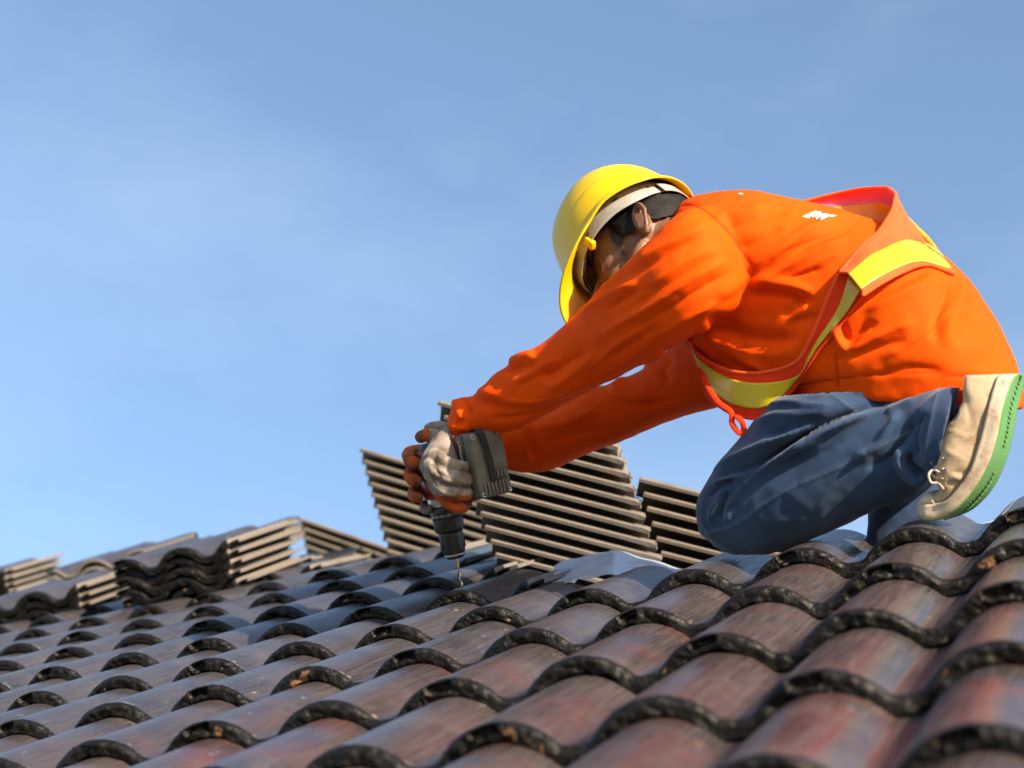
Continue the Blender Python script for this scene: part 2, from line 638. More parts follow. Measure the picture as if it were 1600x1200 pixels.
# short stacks lying on the finished courses, up to the left
def flat_stack(px, py, n, label, turn=0.0, flip=False, h=0.012, head=False, pitch=0.0262):
    a, b, _ = roof_ij(px, py, h)
    st = empty('tile_stack', roof(a, b, h))
    tag(st, label, 'tile stack', 'short stacks of tiles set down on the laid courses')
    for k in range(n):
        yaw = turn + rng.uniform(-0.02, 0.02) + (math.pi if flip else 0)
        oo = roof(a, b, h + 0.024 + RH * 0 + k * pitch) + EI * rng.uniform(-0.008, 0.008) + EJ * rng.uniform(-0.010, 0.010)
        m = basis(EI, EJ, EN, oo) @ Matrix.Rotation(yaw, 4, 'Z') @ Matrix.Translation((-S, 0 if not flip else -TILE_L, 0))
        put_tile('roof_tile', tiles_far[rng.integers(len(tiles_far))], m, st)
    return st


flat_stack(57, 966, 3, 'low stack of brown tiles at the edge of the picture, noses facing down the slope', 0.02)
flat_stack(290, 932, 5, 'tallest stack of brown tiles with rolled noses and pale side edges', -0.02)
flat_stack(-38, 940, 4, 'stack of tiles mostly cut off by the picture edge, two pale side edges showing', 0.0)
flat_stack(150, 922, 4, 'stack of turned tiles with tan wavy ends between two nose-out stacks', 0.03, True)
flat_stack(318, 882, 3, 'stack of turned tiles with tan wavy ends rising behind the tallest nose-out stack', 0.03, True)
# ---------------------------------------------------------------- shaping tools for the figure (camera-frame metres)
def crom(pts, n):
    """Catmull-Rom resampling of a list of rows"""
    p = np.asarray(pts, float)
    q = np.vstack([2 * p[0] - p[1], p, 2 * p[-1] - p[-2]])
    out = []
    m = len(p) - 1
    for t in np.linspace(0, m, n):
        k = min(int(t), m - 1)
        f = t - k
        a, b, c, d = q[k], q[k + 1], q[k + 2], q[k + 3]
        out.append(0.5 * (2 * b + (c - a) * f + (2 * a - 5 * b + 4 * c - d) * f * f + (3 * b - a - 3 * c + d) * f ** 3))
    return np.array(out)


def grid_faces(nr, nc, wrap=True, off=0):
    F = []
    for a in range(nr - 1):
        for c in range(nc if wrap else nc - 1):
            d = (c + 1) % nc
            F.append((off + a * nc + c, off + a * nc + d, off + (a + 1) * nc + d, off + (a + 1) * nc + c))
    return F


def close_ends(V, nr, nc):
    F = [tuple(range(nc))[::-1], tuple((nr - 1) * nc + k for k in range(nc))]
    return F


def loft(st, nseg=44, rows=None, power=2.2, egg=0.0):
    """stations (ax, ay, bx, by, z, half depth): two outline pixels and the distance"""
    st = crom(st, rows or len(st) * 6)
    V = []
    th = np.linspace(0, 2 * math.pi, nseg, endpoint=False)
    c, s = np.cos(th), np.sin(th)
    ce = np.sign(c) * np.abs(c) ** (2 / power)
    se = np.sign(s) * np.abs(s) ** (2 / power)
    for ax, ay, bx, by, z, d in st:
        A, B = pz(ax, ay, z), pz(bx, by, z)
        m = (A + B) / 2
        h = (A - B) / 2
        k = m / np.linalg.norm(m)
        V.append(m + ce[:, None] * h + (se * (1 - egg * ce))[:, None] * k * d)
    V = np.array(V)
    nr, nc = V.shape[:2]
    return V.reshape(-1, 3), grid_faces(nr, nc) + close_ends(V, nr, nc)


def tube(pts, rad, nseg=14, rows=None, flat=1.0):
    p = crom(np.c_[np.asarray(pts, float), np.asarray(rad, float)], rows or len(pts) * 5)
    V = []
    up = np.array((0.13, 0.2, 0.97))
    th = np.linspace(0, 2 * math.pi, nseg, endpoint=False)
    n = len(p)
    for k in range(n):
        t = p[min(k + 1, n - 1), :3] - p[max(k - 1, 0), :3]
        t /= np.linalg.norm(t) + 1e-12
        a = np.cross(t, up)
        a /= np.linalg.norm(a) + 1e-12
        b = np.cross(t, a)
        V.append(p[k, :3] + p[k, 3] * (np.cos(th)[:, None] * a + flat * np.sin(th)[:, None] * b))
    # rounded tips
    V = np.array(V)
    F = grid_faces(n, nseg)
    V = V.reshape(-1, 3)
    t0 = p[0, :3] - p[1, :3]
    t1 = p[-1, :3] - p[-2, :3]
    V = np.vstack([V, p[0, :3] + t0 / (np.linalg.norm(t0) + 1e-9) * p[0, 3] * 0.8, p[-1, :3] + t1 / (np.linalg.norm(t1) + 1e-9) * p[-1, 3] * 0.8])
    k0, k1 = n * nseg, n * nseg + 1
    for c in range(nseg):
        d = (c + 1) % nseg
        F.append((k0, d, c))
        F.append((k1, (n - 1) * nseg + c, (n - 1) * nseg + d))
    return V, F


def ball(c, r, nu=24, nv=16, R=None):
    V = []
    for a in range(nv + 1):
        t = math.pi * a / nv
        for b in range(nu):
            q = 2 * math.pi * b / nu
            v = np.array((math.sin(t) * math.cos(q), math.sin(t) * math.sin(q), math.cos(t))) * r
            V.append(np.asarray(c) + (R @ v if R is not None else v))
    return np.array(V), grid_faces(nv + 1, nu)


def boxm(o, ex, ey, ez, sx, sy, sz):
    """box: centre, axes, full sizes"""
    V = [np.asarray(o) + ex * sx * a / 2 + ey * sy * b / 2 + ez * sz * c / 2 for a in (-1, 1) for b in (-1, 1) for c in (-1, 1)]
    return np.array(V), [(0, 1, 3, 2), (4, 6, 7, 5), (0, 4, 5, 1), (2, 3, 7, 6), (0, 2, 6, 4), (1, 5, 7, 3)]


def join(parts):
    V, F, k = [], [], 0
    for v, f in parts:
        V.append(v)
        F += [tuple(q + k for q in g) for g in f]
        k += len(v)
    return np.vstack(V), F


def modded(V, F, mods):
    """run modifiers on a temporary mesh, return its arrays"""
    me = bpy.data.meshes.new('work')
    me.from_pydata([tuple(v) for v in V], [], F)
    me.update()
    o = bpy.data.objects.new('work', me)
    COL.objects.link(o)
    for typ, kw in mods:
        m = o.modifiers.new('m', typ)
        for k, v in kw.items():
            setattr(m, k, v)
    dg = bpy.context.evaluated_depsgraph_get()
    ev = o.evaluated_get(dg)
    em = ev.to_mesh()
    n = len(em.vertices)
    co = np.empty(n * 3)
    em.vertices.foreach_get('co', co)
    fs = [tuple(p.vertices) for p in em.polygons]
    ev.to_mesh_clear()
    bpy.data.objects.remove(o)
    bpy.data.meshes.remove(me)
    return co.reshape(-1, 3), fs


def fuse(parts, voxel, it=6, fac=0.5):
    """union of closed shapes as one continuous skin"""
    V, F = join(parts)
    return modded(V, F, [('REMESH', dict(mode='VOXEL', voxel_size=voxel)), ('SMOOTH', dict(iterations=it, factor=fac))])


def normals(V, F):
    Fq = np.array([f if len(f) == 4 else (f[0], f[1], f[2], f[2]) for f in F])
    n = np.cross(V[Fq[:, 2]] - V[Fq[:, 0]], V[Fq[:, 3]] - V[Fq[:, 1]])
    z = Fq[:, 2] == Fq[:, 3]
    n[z] = np.cross(V[Fq[z, 1]] - V[Fq[z, 0]], V[Fq[z, 2]] - V[Fq[z, 0]])
    N = np.zeros_like(V)
    for k in range(4):
        np.add.at(N, Fq[:, k], n)
    return N / (np.linalg.norm(N, axis=1)[:, None] + 1e-12)


def pix(V):
    return np.c_[V[:, 0] / V[:, 2] * FPX + 800, V[:, 1] / V[:, 2] * FPX + 600]


def near_line(p, line):
    """distance, side sign and 0..1 run of pixels p along a polyline"""
    L = crom(line, max(8, len(line) * 5))
    seg = np.linalg.norm(np.diff(L, axis=0), axis=1)
    cum = np.r_[0, np.cumsum(seg)]
    best = np.full(len(p), 1e9)
    side = np.zeros(len(p))
    run = np.zeros(len(p))
    lo, hi = L.min(0) - 90, L.max(0) + 90
    ok = np.where(((p > lo) & (p < hi)).all(1))[0]
    q = p[ok]
    for k in range(len(L) - 1):
        a, d = L[k], L[k + 1] - L[k]
        raw = ((q - a) @ d) / (d @ d + 1e-9)
        t = np.clip(raw, 0, 1)
        r = q - a - t[:, None] * d
        ds = np.hypot(r[:, 0], r[:, 1])
        m = ds < best[ok]
        idx = ok[m]
        best[idx] = ds[m]
        side[idx] = np.sign(d[0] * r[m, 1] - d[1] * r[m, 0])
        run[idx] = (cum[k] + t[m] * seg[k]) / cum[-1]
    return best, side, run


def folds(V, F, strokes, gate=0.25, mult=1.0, wm=1.0):
    """press or raise cloth along strokes drawn over the visible side: (kind, width px, height mm, points)"""
    V = V.copy()
    for ki, (kind, w, h, line) in enumerate(strokes):
        if ki % 5 == 0:
            N = normals(V, F)
        w, h = w * (wm if kind != 'seam' else 1), h * (mult if kind != 'seam' else 1)
        k = V / np.linalg.norm(V, axis=1)[:, None]
        face = np.clip((gate - (N * k).sum(1)) / 0.25, 0, 1)
        d, sd, run = near_line(pix(V), line)
        tp = np.clip(run / 0.22, 0, 1) * np.clip((1 - run) / 0.22, 0, 1)
        tp = tp * tp * (3 - 2 * tp)
        if kind == 'seam':
            tp = np.clip(run / 0.04, 0, 1) * np.clip((1 - run) / 0.04, 0, 1)
        x = d * sd / w
        if kind in ('r', 'seam'):
            a = np.exp(1.25 * (0.22 - np.sqrt(x * x + 0.05))) if kind == 'r' else np.exp(-x * x)
            a = a * (np.abs(x) < 5)
        elif kind == 's':                     # overhang: raised on one side, dropped on the other
            a = x * np.exp(-0.5 * x * x) * 1.6
        V += N * (a * tp * face * h * 0.001)[:, None]
    return V


def inflate(V, F, amp, scale, seed=0, st=(1, 1, 1)):
    N = normals(V, F)
    return V + N * (amp * vnoise(V * np.array(st), scale, seed))[:, None]


def crumple(V, F, amp, d, fu, fv, seed=0, gain=2.0):
    """random pull folds that run along image direction d"""
    d = np.array((d[0], d[1], 0.0))
    d /= np.linalg.norm(d)
    e = np.array((-d[1], d[0], 0.0))
    q = np.c_[V @ d * fu + 0.25 * vnoise(V, 9, seed + 1), V @ e * fv + 0.9 * vnoise(V, 7, seed + 2), V[:, 2] * fv * 0.6]
    r = 1 - np.abs(vnoise(q, 1.0, seed))
    r = r ** gain - 0.35
    m = np.clip(vnoise(V, 8, seed + 7) * 0.9 + 0.55, 0, 1)
    return V + normals(V, F) * (amp * r * m)[:, None]


def add(name, V, F, mat, parent, sm=True, attrs=None):
    """camera-frame mesh -> object in the world, under its parent"""
    me = mesh(name, wc(np.asarray(V)), F, mat, sm)
    for k, a in (attrs or {}).items():
        at = me.attributes.new(k, 'FLOAT', 'POINT')
        at.data.foreach_set('value', np.asarray(a, np.float32))
    o = link(name, me, parent)
    if parent is not None:
        o.matrix_parent_inverse = Matrix.Translation(parent.location).inverted() if parent.type == 'EMPTY' else Matrix.Identity(4)
    return o
# ---------------------------------------------------------------- worker: materials
def cloth(name, c0, c1, rough=0.75, weave=900, depth=0.0006, sheen=0.3, wear=None, scale=6, sub=0.0):
    g = G(name)
    col = g.mix(g.ramp(g.noise(scale, 4, 0.6), 0.3, 0.7), c0, c1)
    if wear is not None:
        col = g.mix(g.ramp(g.noise(scale * 2.2, 5, 0.65), wear[1], wear[2], 0, wear[3]), col, wear[0])
    w1 = g.noise(weave, 2, 0.6)
    h = g.math('ADD', w1, g.math('MULTIPLY', g.noise(60, 4, 0.6), 1.2))
    return g.out(col, rough, g.bump(h, 0.35, depth), Sheen_Weight=sheen, Sheen_Roughness=0.4, Specular_IOR_Level=0.06)


M_SHIRT = cloth('orange_polyester', (0.76, 0.066, 0.0012), (0.82, 0.080, 0.0016), 0.70, 1500, 0.0006, 0.0, wear=((0.42, 0.030, 0.002), 0.55, 0.80, 0.35))
def shirt_material():
    g = G('orange_polyester_shirt')
    col = g.mix(g.ramp(g.noise(6, 4, 0.6), 0.3, 0.7), (0.76, 0.066, 0.0012), (0.82, 0.080, 0.0016))
    col = g.mix(g.ramp(g.noise(15, 6, 0.7), 0.55, 0.80, 0, 0.30), col, (0.45, 0.034, 0.003))
    col = g.mix(g.math('MULTIPLY', g.ramp(g.noise(90, 3, 0.6), 0.66, 0.72), 0.35), col, (0.30, 0.05, 0.015))
    col = g.mix(g.math('MULTIPLY', g.attr('seam'), 0.75), col, (0.22, 0.012, 0.001))
    h = g.math('ADD', g.noise(1300, 2, 0.6), g.math('MULTIPLY', g.noise(70, 4, 0.6), 1.4))
    return g.out(col, 0.68, g.bump(h, 0.4, 0.0007), Specular_IOR_Level=0.06)


M_SHIRT = shirt_material()
M_RED = cloth('orange_mesh_vest', (0.74, 0.035, 0.008), (0.80, 0.046, 0.010), 0.6, 700, 0.0012, 0.1)
M_TRIM = cloth('orange_trim_tape', (0.80, 0.085, 0.018), (0.84, 0.11, 0.026), 0.55, 1000, 0.0006, 0.1)


def denim_material():
    g = G('blue_denim')
    base = g.mix(g.ramp(g.noise(5, 4, 0.6), 0.3, 0.7), (0.0085, 0.024, 0.070), (0.018, 0.050, 0.125))
    fade = g.ramp(g.noise(6, 6, 0.72), 0.35, 0.80, 0, 0.26)
    base = g.mix(fade, base, (0.058, 0.105, 0.180))
    dirt = g.ramp(g.noise(17, 6, 0.75), 0.52, 0.85, 0, 0.22)
    base = g.mix(dirt, base, (0.11, 0.10, 0.085))
    base = g.mix(g.math('MULTIPLY', g.ramp(g.attr('seam'), 0.2, 0.8), 0.55), base, (0.065, 0.10, 0.155))
    tw = g.n('ShaderNodeTexWave', wave_type='BANDS')
    g.put(tw.inputs['Vector'], g.map((1, 1, 1), (0.4, 0.7, 0.6)))
    tw.inputs['Scale'].default_value = 480
    tw.inputs['Distortion'].default_value = 1.0
    h = g.math('ADD', g.math('MULTIPLY', tw.outputs['Fac'], 0.35), g.noise(700, 3, 0.7))
    return g.out(base, 0.85, g.bump(h, 0.35, 0.0006), Sheen_Weight=0.25, Sheen_Roughness=0.5, Specular_IOR_Level=0.2)


def band_material():
    g = G('yellow_reflective_band')
    q = g.map((1, 1, 1), (0.2, 0.4, 0.5))
    tri = g.vor(420, q, 'DISTANCE_TO_EDGE')
    col = g.mix(g.ramp(g.noise(14, 3), 0.35, 0.7), (0.50, 0.385, 0.001), (0.60, 0.47, 0.002))
    h = g.math('ADD', g.ramp(tri, 0, 0.12), g.math('MULTIPLY', g.noise(35, 3), 2.0))
    return g.out(col, 0.30, g.bump(h, 0.22, 0.0008), Specular_IOR_Level=0.6, Coat_Weight=0.35, Coat_Roughness=0.15)


def skin_material():
    g = G('tanned_skin')
    col = g.mix(g.ramp(g.noise(30, 4, 0.6), 0.3, 0.7), (0.155, 0.070, 0.038), (0.205, 0.096, 0.055))
    hair = g.math('ADD', g.attr('stubble'), g.math('MULTIPLY', g.math('SUBTRACT', g.noise(420, 3, 0.7), 0.5), 0.9))
    col = g.mix(g.ramp(hair, 0.35, 0.75, 0, 0.94), col, (0.012, 0.009, 0.007))
    return g.out(col, 0.48, g.bump(g.noise(600, 3), 0.25, 0.0006), Subsurface_Weight=0.08, Subsurface_Radius=(0.01, 0.004, 0.002), Subsurface_Scale=0.4)


def plain(name, col, rough, var=0.15, scale=40, bump=0.15, bd=0.0008, metal=0.0, bscale=250, **kw):
    g = G(name)
    c2 = tuple(max(0, x * (1 - var)) for x in col)
    return g.out(g.mix(g.ramp(g.noise(scale, 4, 0.6), 0.3, 0.7), c2, col), rough, g.bump(g.noise(bscale, 3), bump, bd), Metallic=metal, **kw)


def dirty(name, col, dirt, lo, hi, amt, rough=0.7, scale=18, bs=350, bd=0.001):
    g = G(name)
    c = g.mix(g.ramp(g.noise(scale, 5, 0.65), lo, hi, 0, amt), col, dirt)
    c = g.mix(g.ramp(g.noise(scale * 5, 3, 0.6), 0.62, 0.75, 0, 0.35), c, dirt)
    return g.out(c, rough, g.bump(g.math('ADD', g.noise(bs, 3), g.noise(bs / 5, 3)), 0.4, bd))


M_DENIM = denim_material()
M_BAND = band_material()
M_SKIN = skin_material()
M_HAIR = plain('black_hair', (0.006, 0.005, 0.0045), 0.6, 0.5, 90, 0.6, 0.002, bscale=420, Specular_IOR_Level=0.2)
M_HAT = plain('yellow_hard_hat_plastic', (0.72, 0.47, 0.001), 0.33, 0.05, 12, 0.06, 0.0006, bscale=60, Specular_IOR_Level=0.35)
def hat_material():
    g = G('yellow_hard_hat_plastic')
    sc_ = g.ramp(g.noise(7, 5, 0.75, vec=g.map((1, 9, 1), (0.3, 0.5, 0.8))), 0.62, 0.70, 0, 0.30)
    du = g.ramp(g.noise(11, 5, 0.7), 0.5, 0.8, 0, 0.30)
    col = g.mix(du, (0.72, 0.45, 0.001), (0.55, 0.34, 0.02))
    col = g.mix(sc_, col, (0.62, 0.50, 0.18))
    return g.out(col, g.ramp(g.noise(20, 4), 0.3, 0.7, 0.28, 0.42), g.bump(g.noise(60, 4), 0.08, 0.0008), Specular_IOR_Level=0.32)


M_HAT = hat_material()
M_HARN = plain('white_harness_plastic', (0.36, 0.345, 0.325), 0.4, 0.2, 30)
M_SWEAT = plain('brown_sweatband', (0.05, 0.035, 0.022), 0.4, 0.4, 60)
M_GLOVE = dirty('grey_knit_glove', (0.33, 0.285, 0.25), (0.14, 0.10, 0.075), 0.42, 0.66, 0.85, 0.9, 30, 700, 0.0014)
M_RUBBER = dirty('orange_latex_dip', (0.52, 0.095, 0.012), (0.10, 0.05, 0.03), 0.45, 0.65, 0.7, 0.6, 28, 500, 0.001)
M_CANVAS = dirty('beige_canvas', (0.42, 0.32, 0.215), (0.22, 0.135, 0.065), 0.50, 0.70, 0.7, 0.9, 22, 800, 0.0012)
M_FOX = dirty('off_white_rubber', (0.46, 0.39, 0.31), (0.26, 0.16, 0.08), 0.48, 0.68, 0.7, 0.6, 26, 400, 0.0012)
M_SOLE = dirty('green_rubber_sole', (0.090, 0.25, 0.075), (0.16, 0.20, 0.10), 0.5, 0.7, 0.5, 0.55, 26, 260, 0.002)
M_LACE = dirty('dirty_white_lace', (0.55, 0.48, 0.38), (0.3, 0.2, 0.12), 0.45, 0.65, 0.6)

# ---------------------------------------------------------------- worker: body (skin)
worker = empty('person', roof(4.2, 2.7, 0.03))
tag(worker, 'kneeling roofer in orange shirt, vest, jeans and yellow hard hat drilling into the tiles', 'person')

TORSO = [(1210, 618, 1600, 640, 2.90, .172), (1214, 606, 1596, 596, 2.90, .178), (1208, 612, 1569, 525, 2.90, .178),
         (1186, 616, 1526, 455, 2.905, .172), (1158, 612, 1472, 398, 2.92, .166), (1122, 596, 1402, 358, 2.945, .160),
         (1090, 566, 1322, 331, 2.97, .156), (1064, 530, 1242, 312, 2.985, .158), (1042, 485, 1165, 297, 3.0, .150),
         (1030, 430, 1097, 303, 3.01, .115), (1028, 385, 1064, 316, 3.015, .065)]
NEAR = [(1200, 345, 1225, 430, 2.94, .050), (1128, 322, 1178, 458, 2.895, .078), (1066, 330, 1150, 486, 2.868, .086), (1018, 374, 1098, 516, 2.865, .082), (980, 410, 1040, 548, 2.89, .074),
        (938, 446, 985, 579, 2.935, .069), (897, 492, 930, 606, 2.99, .063), (850, 535, 880, 636, 3.035, .060),
        (806, 559, 835, 660, 3.075, .056), (768, 588, 796, 675, 3.105, .050), (742, 616, 764, 682, 3.13, .045),
        (716, 622, 738, 692, 3.15, .042), (698, 655, 716, 696, 3.16, .034)]
FAR = [(1120, 455, 1150, 630, 3.08, .080), (1065, 525, 1085, 646, 3.15, .070), (1012, 572, 1032, 664, 3.20, .058), (958, 598, 970, 690, 3.24, .055),
       (900, 610, 915, 710, 3.27, .055), (850, 634, 862, 733, 3.29, .052), (815, 648, 826, 739, 3.29, .048), (785, 658, 790, 734, 3.285, .042), (752, 668, 756, 724, 3.275, .036)]
THIGH = [(1420, 570, 1530, 690, 2.88, .085), (1335, 592, 1475, 705, 2.845, .095), (1262, 596, 1400, 722, 2.835, .098), (1213, 622, 1330, 757, 2.85, .092),
         (1160, 680, 1260, 802, 2.88, .085), (1117, 733, 1200, 837, 2.905, .075), (1088, 785, 1160, 860, 2.925, .062), (1092, 832, 1132, 860, 2.93, .035)]
CALF = [(1088, 806, 1116, 854, 2.925, .045), (1108, 782, 1148, 866, 2.915, .060), (1162, 742, 1212, 863, 2.875, .066), (1240, 692, 1290, 832, 2.835, .068),
        (1320, 650, 1372, 796, 2.80, .066), (1400, 622, 1428, 772, 2.765, .062), (1450, 608, 1446, 756, 2.735, .060), (1492, 602, 1462, 744, 2.715, .060)]
FARLEG = [(1240, 600, 1420, 660, 3.02, .09), (1300, 640, 1450, 680, 3.03, .085), (1355, 715, 1462, 715, 3.03, .072), (1361, 770, 1478, 775, 3.02, .064), (1353, 838, 1475, 842, 3.01, .062), (1346, 880, 1470, 884, 3.0, .06)]


def slim(st, k, kd=None):
    out = []
    for ax, ay, bx, by, z, d in st:
        mx_, my_ = (ax + bx) / 2, (ay + by) / 2
        out.append((mx_ + (ax - mx_) * k, my_ + (ay - my_) * k, mx_ + (bx - mx_) * k, my_ + (by - my_) * k, z, d * (kd or k)))
    return out


# head frame: forward, to his left, crown
HT = math.radians(42)
hu0 = np.array((-0.72, -0.694, 0.0))
hf = np.array((-0.694, 0.72, 0.0))
hk = np.array((0, 0, 1.0))
hl = -math.cos(HT) * hk + math.sin(HT) * hu0
hu = math.cos(HT) * hu0 + math.sin(HT) * hk
HC = pz(1003, 372, 3.03)
HM = np.stack([hf, hl, hu], 1)
HP = math.radians(14)                          # the face is tipped up inside the helmet
qf = math.cos(HP) * hf + math.sin(HP) * hu
qu = math.cos(HP) * hu - math.sin(HP) * hf
HQ = np.stack([qf, hl, qu], 1)


def hp(f, l, u):
    return HC + qf * f + hl * l + qu * u


def head_parts():
    V, nu, nv = [], 48, 34
    for a in range(nv + 1):
        t = math.pi * a / nv
        cu = math.cos(t)
        for b in range(nu):
            q = 2 * math.pi * b / nu
            cf, cl = math.cos(q) * math.sin(t), math.sin(q) * math.sin(t)
            f, l, u = 0.098 * cf, 0.077 * cl, 0.112 * cu
            if u < 0:                           # face and jaw narrow downwards, nape pulls in
                k = min(1, -u / 0.112)
                l *= 1 - 0.26 * k * k
                f = f * (1 - 0.10 * k) + 0.016 * k if f > 0 else f * (1 - 0.45 * k) + 0.012 * k
            V.append(hp(f, l, u))
    skull = (np.array(V), grid_faces(nv + 1, nu))
    P_ = [skull]
    P_.append(tube([hp(.082, 0, -.012), hp(.100, 0, -.034), hp(.114, 0, -.054), hp(.100, 0, -.062)], [.009, .011, .013, .010]))    # nose
    for s in (-1, 1):
        P_.append(ball(hp(.101, .010 * s, -.056), np.array((.011, .008, .007)), R=HQ))
        P_.append(tube([hp(.088, .012 * s, -.003), hp(.084, .034 * s, .002), hp(.066, .054 * s, -.004)], [.006, .008, .007]))        # brow ridge
        P_.append(ball(hp(.056, .044 * s, -.050), np.array((.028, .018, .016)), R=HQ))                                                # cheekbone
        P_.append(ball(hp(.074, .032 * s, -.022), np.array((.0135, .0145, .0125)), R=HQ))                                             # lidded eye
        P_.append(ball(hp(.060, .036 * s, -.078), np.array((.026, .018, .024)), R=HQ))                                                # cheek
    P_.append(tube([hp(.086, -.022, -.080), hp(.098, 0, -.077), hp(.086, .022, -.080)], [.006, .008, .006]))                         # lips
    P_.append(tube([hp(.082, -.018, -.090), hp(.094, 0, -.089), hp(.082, .018, -.090)], [.006, .008, .006]))
    P_.append(ball(hp(.074, 0, -.108), np.array((.022, .026, .018)), R=HQ))                                                          # chin
    for s in (-1, 1):
        P_.append(tube([hp(.000, .054 * s, -.062), hp(.030, .048 * s, -.090), hp(.072, .014 * s, -.108)], [.014, .016, .015]))       # jaw
    P_.append(tube([hp(-.03, 0, -.05), hp(-.062, 0, -.115), pz(1085, 400, 3.0)], [.056, .056, .066], 24))                            # neck
    return P_


def ear(s):
    """outer ear: shell, rolled rim, inner fold, lobe"""
    c = np.array((-.022, .074 * s, -.040))
    fw, ow = 0.30, 0.55                         # leans back, flares out

    def ep(x, y, o):                            # x forward, y up in the ear's own plane, o outward
        return hp(c[0] + x * 0.93 - y * 0.16, c[1] + s * (0.006 + o - x * ow), c[2] + y + x * 0.12)
    E = []
    E.append(ball(ep(0, 0, -.0035), np.array((.0150, .0050, .0285)), R=HQ))
    E.append(ball(ep(.004, -.002, -.010), np.array((.013, .010, .020)), R=HQ))
    rim = [ep(.0150 * math.cos(a) * (1 - 0.25 * (math.sin(a) < 0)), .0295 * math.sin(a), .0050) for a in np.linspace(0.1, 4.5, 16)]
    E.append(tube(rim, [.0036] * 16, 10, 64))
    an = [ep(-.002 + .0075 * math.cos(a), .001 + .019 * math.sin(a), .0062) for a in np.linspace(1.3, 4.4, 9)]
    E.append(tube(an, [.0026] * 9, 8, 30))
    E.append(ball(ep(-.001, -.027, .003), np.array((.0080, .0046, .0085)), R=HQ))
    E.append(ball(ep(.0125, -.004, .006), np.array((.0042, .0040, .0072)), R=HQ))
    return E


bodyV, bodyF = fuse(head_parts() + ear(1) + ear(-1) + [loft(slim(TORSO, .78), 36, egg=0.4), loft(slim(NEAR, .55), 24), loft(slim(FAR, .55), 24),
                                                       loft(slim(THIGH, .62), 24), loft(slim(CALF, .58), 24), loft(slim(FARLEG, .60), 24)], 0.0027, 4, 0.5)
L = (bodyV - HC) @ HQ                         # head-frame coordinates
for s in (-1, 1):                              # eye sockets
    e = np.exp(-(((L[:, 0] - .090) / .020) ** 2 + ((L[:, 1] - .033 * s) / .017) ** 2 + ((L[:, 2] + .023) / .011) ** 2))
    bodyV = bodyV - qf * (e * 0.006)[:, None]
L = (bodyV - HC) @ HQ


def lump(c, r):
    return np.clip(1.25 - np.sqrt((((L - np.array(c)) / np.array(r)) ** 2).sum(1)), 0, 1)


stub = np.zeros(len(bodyV))
for s in (-1, 1):
    stub = np.maximum(stub, 0.95 * lump((.080, .036 * s, -.006), (.022, .026, .0065)))      # eyebrow
    stub = np.maximum(stub, 0.95 * lump((.030, .070 * s, -.030), (.016, .022, .030)))       # sideburn
    stub = np.maximum(stub, 0.80 * lump((.036, .066 * s, -.058), (.010, .020, .016)))
    stub = np.maximum(stub, 0.9 * lump((.086, .034 * s, -.0275), (.014, .017, .0036)))      # lashes of the lowered eye
stub = np.maximum(stub, 0.5 * lump((.085, 0, -.092), (.04, .035, .02)))
body = add('body', bodyV, bodyF, M_SKIN, worker, attrs=dict(stubble=stub))

# hair: cropped cap over the skull and the nape
hv, hn, hnv = [], 72, 40
for a in range(hnv + 1):
    t = math.pi * (0.02 + 0.60 * a / hnv)
    for b in range(hn):
        q = 2 * math.pi * b / hn
        cf, cl, cu = math.cos(q) * math.sin(t), math.sin(q) * math.sin(t), math.cos(t)
        f, l, u = (0.1035 if cf > 0 else 0.1015) * cf, 0.0815 * cl, 0.1160 * cu
        if cf > 0.25:                           # hairline at the brow and temples
            u = max(u, 0.030 - 0.055 * max(0, abs(cl) - 0.35))
        if u < 0:
            f = f * (1 - 0.28 * (-u / .112))
        if a == hnv:                            # ragged lower edge
            u += 0.006 * math.sin(b * 2.9) * math.sin(b * 1.3)
        hv.append((f, l, u))
hv = np.array(hv)
hv *= (1 + 0.016 * vnoise(hv, 160, 3) + 0.022 * vnoise(hv, 60, 5))[:, None]
hV = HC + hv @ HQ.T
hair = add('hair', hV, grid_faces(hnv + 1, hn), M_HAIR, worker)
# ---------------------------------------------------------------- worker: shirt
shirt_parts = [loft(TORSO, 72, egg=0.46), loft(NEAR, 44), loft(FAR, 40)]
